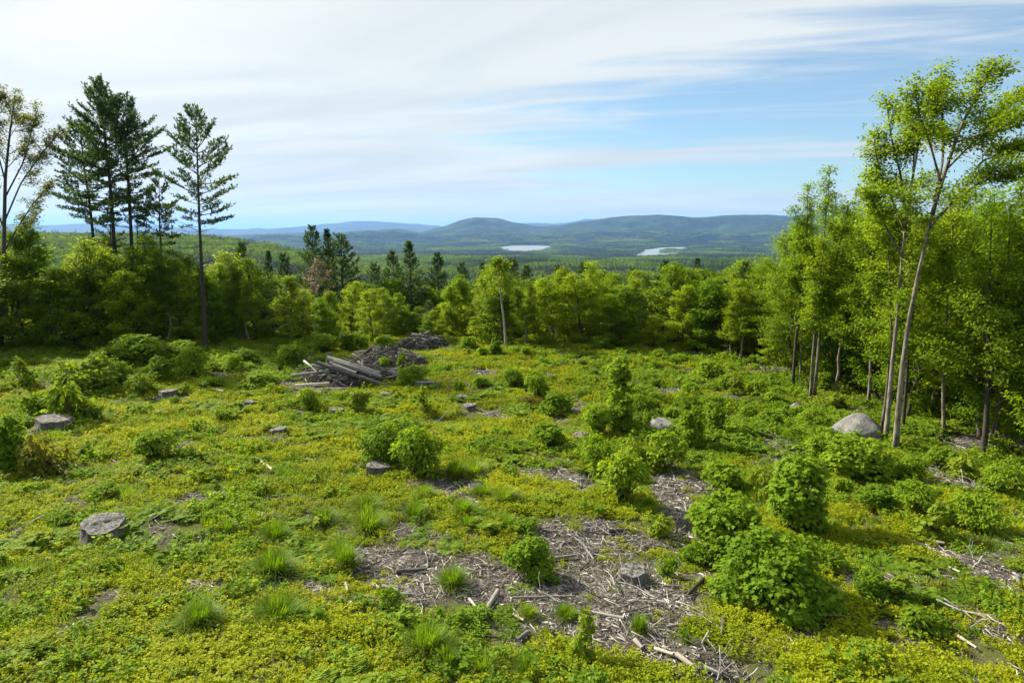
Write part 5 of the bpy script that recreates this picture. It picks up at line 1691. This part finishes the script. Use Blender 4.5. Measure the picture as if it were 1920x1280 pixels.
herb = rng.random(len(x)) < np.clip(sstep(nh, 0.53, 0.64) * 0.6 + 0.45 * rightmid + 0.5 * farleft + 0.3 * leftlow + 0.03, 0, 0.95)
kind = np.where(herb, 5 + rng.integers(0, 3, len(x)), kind)
gr = (rng.random(len(x)) < np.clip(sstep(ng, 0.56, 0.66) * 0.5 + 0.03, 0, 1))
kind = np.where(gr, 8 + rng.integers(0, 2, len(x)), kind)
kind = np.where(rng.random(len(x)) < 0.02, 10, kind)
nf = fbm(x / 2.6 + 9, y / 2.6, 66, 3)
kind = np.where((nf > 0.66) & (rng.random(len(x)) < 0.45), 11 + rng.integers(0, 2, len(x)), kind)
kind = np.where(rng.random(len(x)) < 0.02, 13 + rng.integers(0, 3, len(x)), kind)
bush_ = rng.random(len(x)) < 0.002 + 0.022 * rightmid + 0.01 * farleft
kind = np.where(bush_, 16 + rng.integers(0, 3, len(x)), kind)
hv = 0.42 + 0.75 * fbm(x / 1.7, y / 1.7, 63, 3)
sz = s * rng.uniform(0.75, 1.25, len(x)) * np.where(bm_ > 0.15, 0.75, 1.0)
big = herb & (rng.random(len(x)) < 0.25 + 0.4 * rightmid)
sz = np.where(bush_, rng.uniform(0.35, 0.85, len(x)), sz)
szz = np.where(bush_, sz * rng.uniform(0.7, 1.2, len(x)), sz * hv * np.where(big, 1.7, 1.0))
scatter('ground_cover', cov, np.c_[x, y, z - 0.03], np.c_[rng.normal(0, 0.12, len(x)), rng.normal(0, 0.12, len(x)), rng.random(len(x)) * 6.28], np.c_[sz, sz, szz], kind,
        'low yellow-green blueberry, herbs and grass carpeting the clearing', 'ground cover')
print('cover', len(x), round(time.time() - T0, 1))

# chips and splinters of wood on the bare patches
def chip(seed):
    rng = rs(seed)
    L = rng.uniform(0.05, 0.24); wv = rng.uniform(0.008, 0.024); h = rng.uniform(0.006, 0.016)
    b = rng.normal(0, 0.03)
    V = np.array([[-L / 2, -wv * .5, 0], [-L / 2 * .9, wv * .4, h], [0, wv * .6, h * 1.3 + b * .3], [L / 2, wv * .1, h], [L / 2 * .85, -wv * .5, 0], [0, -wv * .6, b * .3], [0, 0, h * 2.2 + b * .3]])
    Fc = np.array([[0, 5, 6], [5, 4, 6], [4, 3, 6], [3, 2, 6], [2, 1, 6], [1, 0, 6]])
    mb = MB(); mb.add(V, Fc, np.full(6, rng.random()))
    return mb.mesh('chip', [M['chip']])


def twig(seed):
    rng = rs(seed)
    L = rng.uniform(0.3, 0.9)
    P = np.c_[np.linspace(-L / 2, L / 2, 5), np.cumsum(rng.normal(0, 0.035, 5)), 0.02 + np.abs(np.cumsum(rng.normal(0, 0.01, 5)))]
    mb = MB(); tube(mb, P, np.linspace(0.014, 0.006, 5) * rng.uniform(0.6, 1.4), 4, rng=rng)
    return mb.mesh('twig', [M['chip'] if rng.random() < 0.5 else M['wood_dark']])


def forked(seed):
    rng = rs(seed); mb = MB()
    L = rng.uniform(0.7, 1.5)
    pts, d = grow_branch(rng, (-L / 2, 0, 0.03), (1, 0, 0.02), L, 6, -0.01, 0.12)
    pts[:, 2] = np.abs(pts[:, 2]) * 0.5 + 0.02
    r = rng.uniform(0.014, 0.03)
    tube(mb, pts, np.linspace(r, r * 0.4, 6), 5, rng=rng)
    for k in range(rng.integers(3, 7)):
        b = polyline(pts, rng.uniform(0.2, 0.95))
        p2, _ = grow_branch(rng, b, nrm(np.array([0.7, rng.choice([-1, 1]) * rng.uniform(0.4, 1), rng.uniform(0, 0.5)])), rng.uniform(0.2, 0.6), 4, -0.04, 0.15)
        p2[:, 2] = np.maximum(p2[:, 2], 0.01)
        tube(mb, p2, np.linspace(r * 0.45, 0.004, 4), 3, rng=rng)
    return mb.mesh('branch', [M['wood_grey'] if seed % 2 else M['wood_dark']])


tp = [chip(i) for i in range(10)] + [twig(30 + i) for i in range(6)] + [forked(50 + i) for i in range(6)]
x, y = sector(rng, 700000, 8, 60, -44, 44)
z = zt(x, y)
b = bare_mask(x, y, z)
keep = rng.random(len(x)) < sstep(b, 0.15, 0.9) * np.interp(np.hypot(x, y), [8, 20, 40, 60], [1.0, 0.8, 0.35, 0.2])
keep |= rng.random(len(x)) < 0.01
x, y, z = x[keep], y[keep], z[keep]
n = len(x)
idx = np.where(rng.random(n) < 0.09, 10 + rng.integers(0, 6, n), rng.integers(0, 10, n))
idx = np.where(rng.random(n) < 0.007, 16 + rng.integers(0, 6, n), idx)
k = np.where(idx < 10, rng.uniform(0.35, 1.1, n) ** 1.5, rng.uniform(0.45, 0.95, n)) * np.interp(np.hypot(x, y), [8, 25, 50], [1.0, 1.2, 1.6])
scatter('wood_debris', tp, np.c_[x, y, z + 0.012], np.c_[rng.normal(0, 0.22, n), rng.normal(0, 0.22, n), rng.random(n) * 6.28], np.c_[k, k, k], idx,
        'grey and tan wood chips and splinters littering the bare patches', 'debris')
print('debris', n, round(time.time() - T0, 1))

# ------------------------------------------------------------------ the air
def haze_box():
    me = bpy.data.meshes.new('haze')
    x0, x1, y0, y1, z0, z1 = -64000, 64000, -64000, 64000, -230, 560
    V = [(x, y, z) for z in (z0, z1) for y in (y0, y1) for x in (x0, x1)]
    me.from_pydata(V, [], [(0, 2, 3, 1), (4, 5, 7, 6), (0, 1, 5, 4), (2, 6, 7, 3), (0, 4, 6, 2), (1, 3, 7, 5)])
    m, t = new_mat('haze')
    pv = t.n('ShaderNodeVolumePrincipled', {'Color': (0.25, 0.50, 1.0, 1), 'Density': 3.8e-5, 'Anisotropy': 0.2})
    t.n('ShaderNodeOutputMaterial', {'Volume': pv.outputs[0]})
    me.materials.append(m)
    tag(obj('haze', me), 'thin blue summer haze over the valley', 'haze', kind='stuff')


haze_box()
print('tris', sum(len(m.loops) - 2 * len(m.polygons) for m in bpy.data.meshes))
print('done', round(time.time() - T0, 1), 'objects', len(bpy.data.objects))
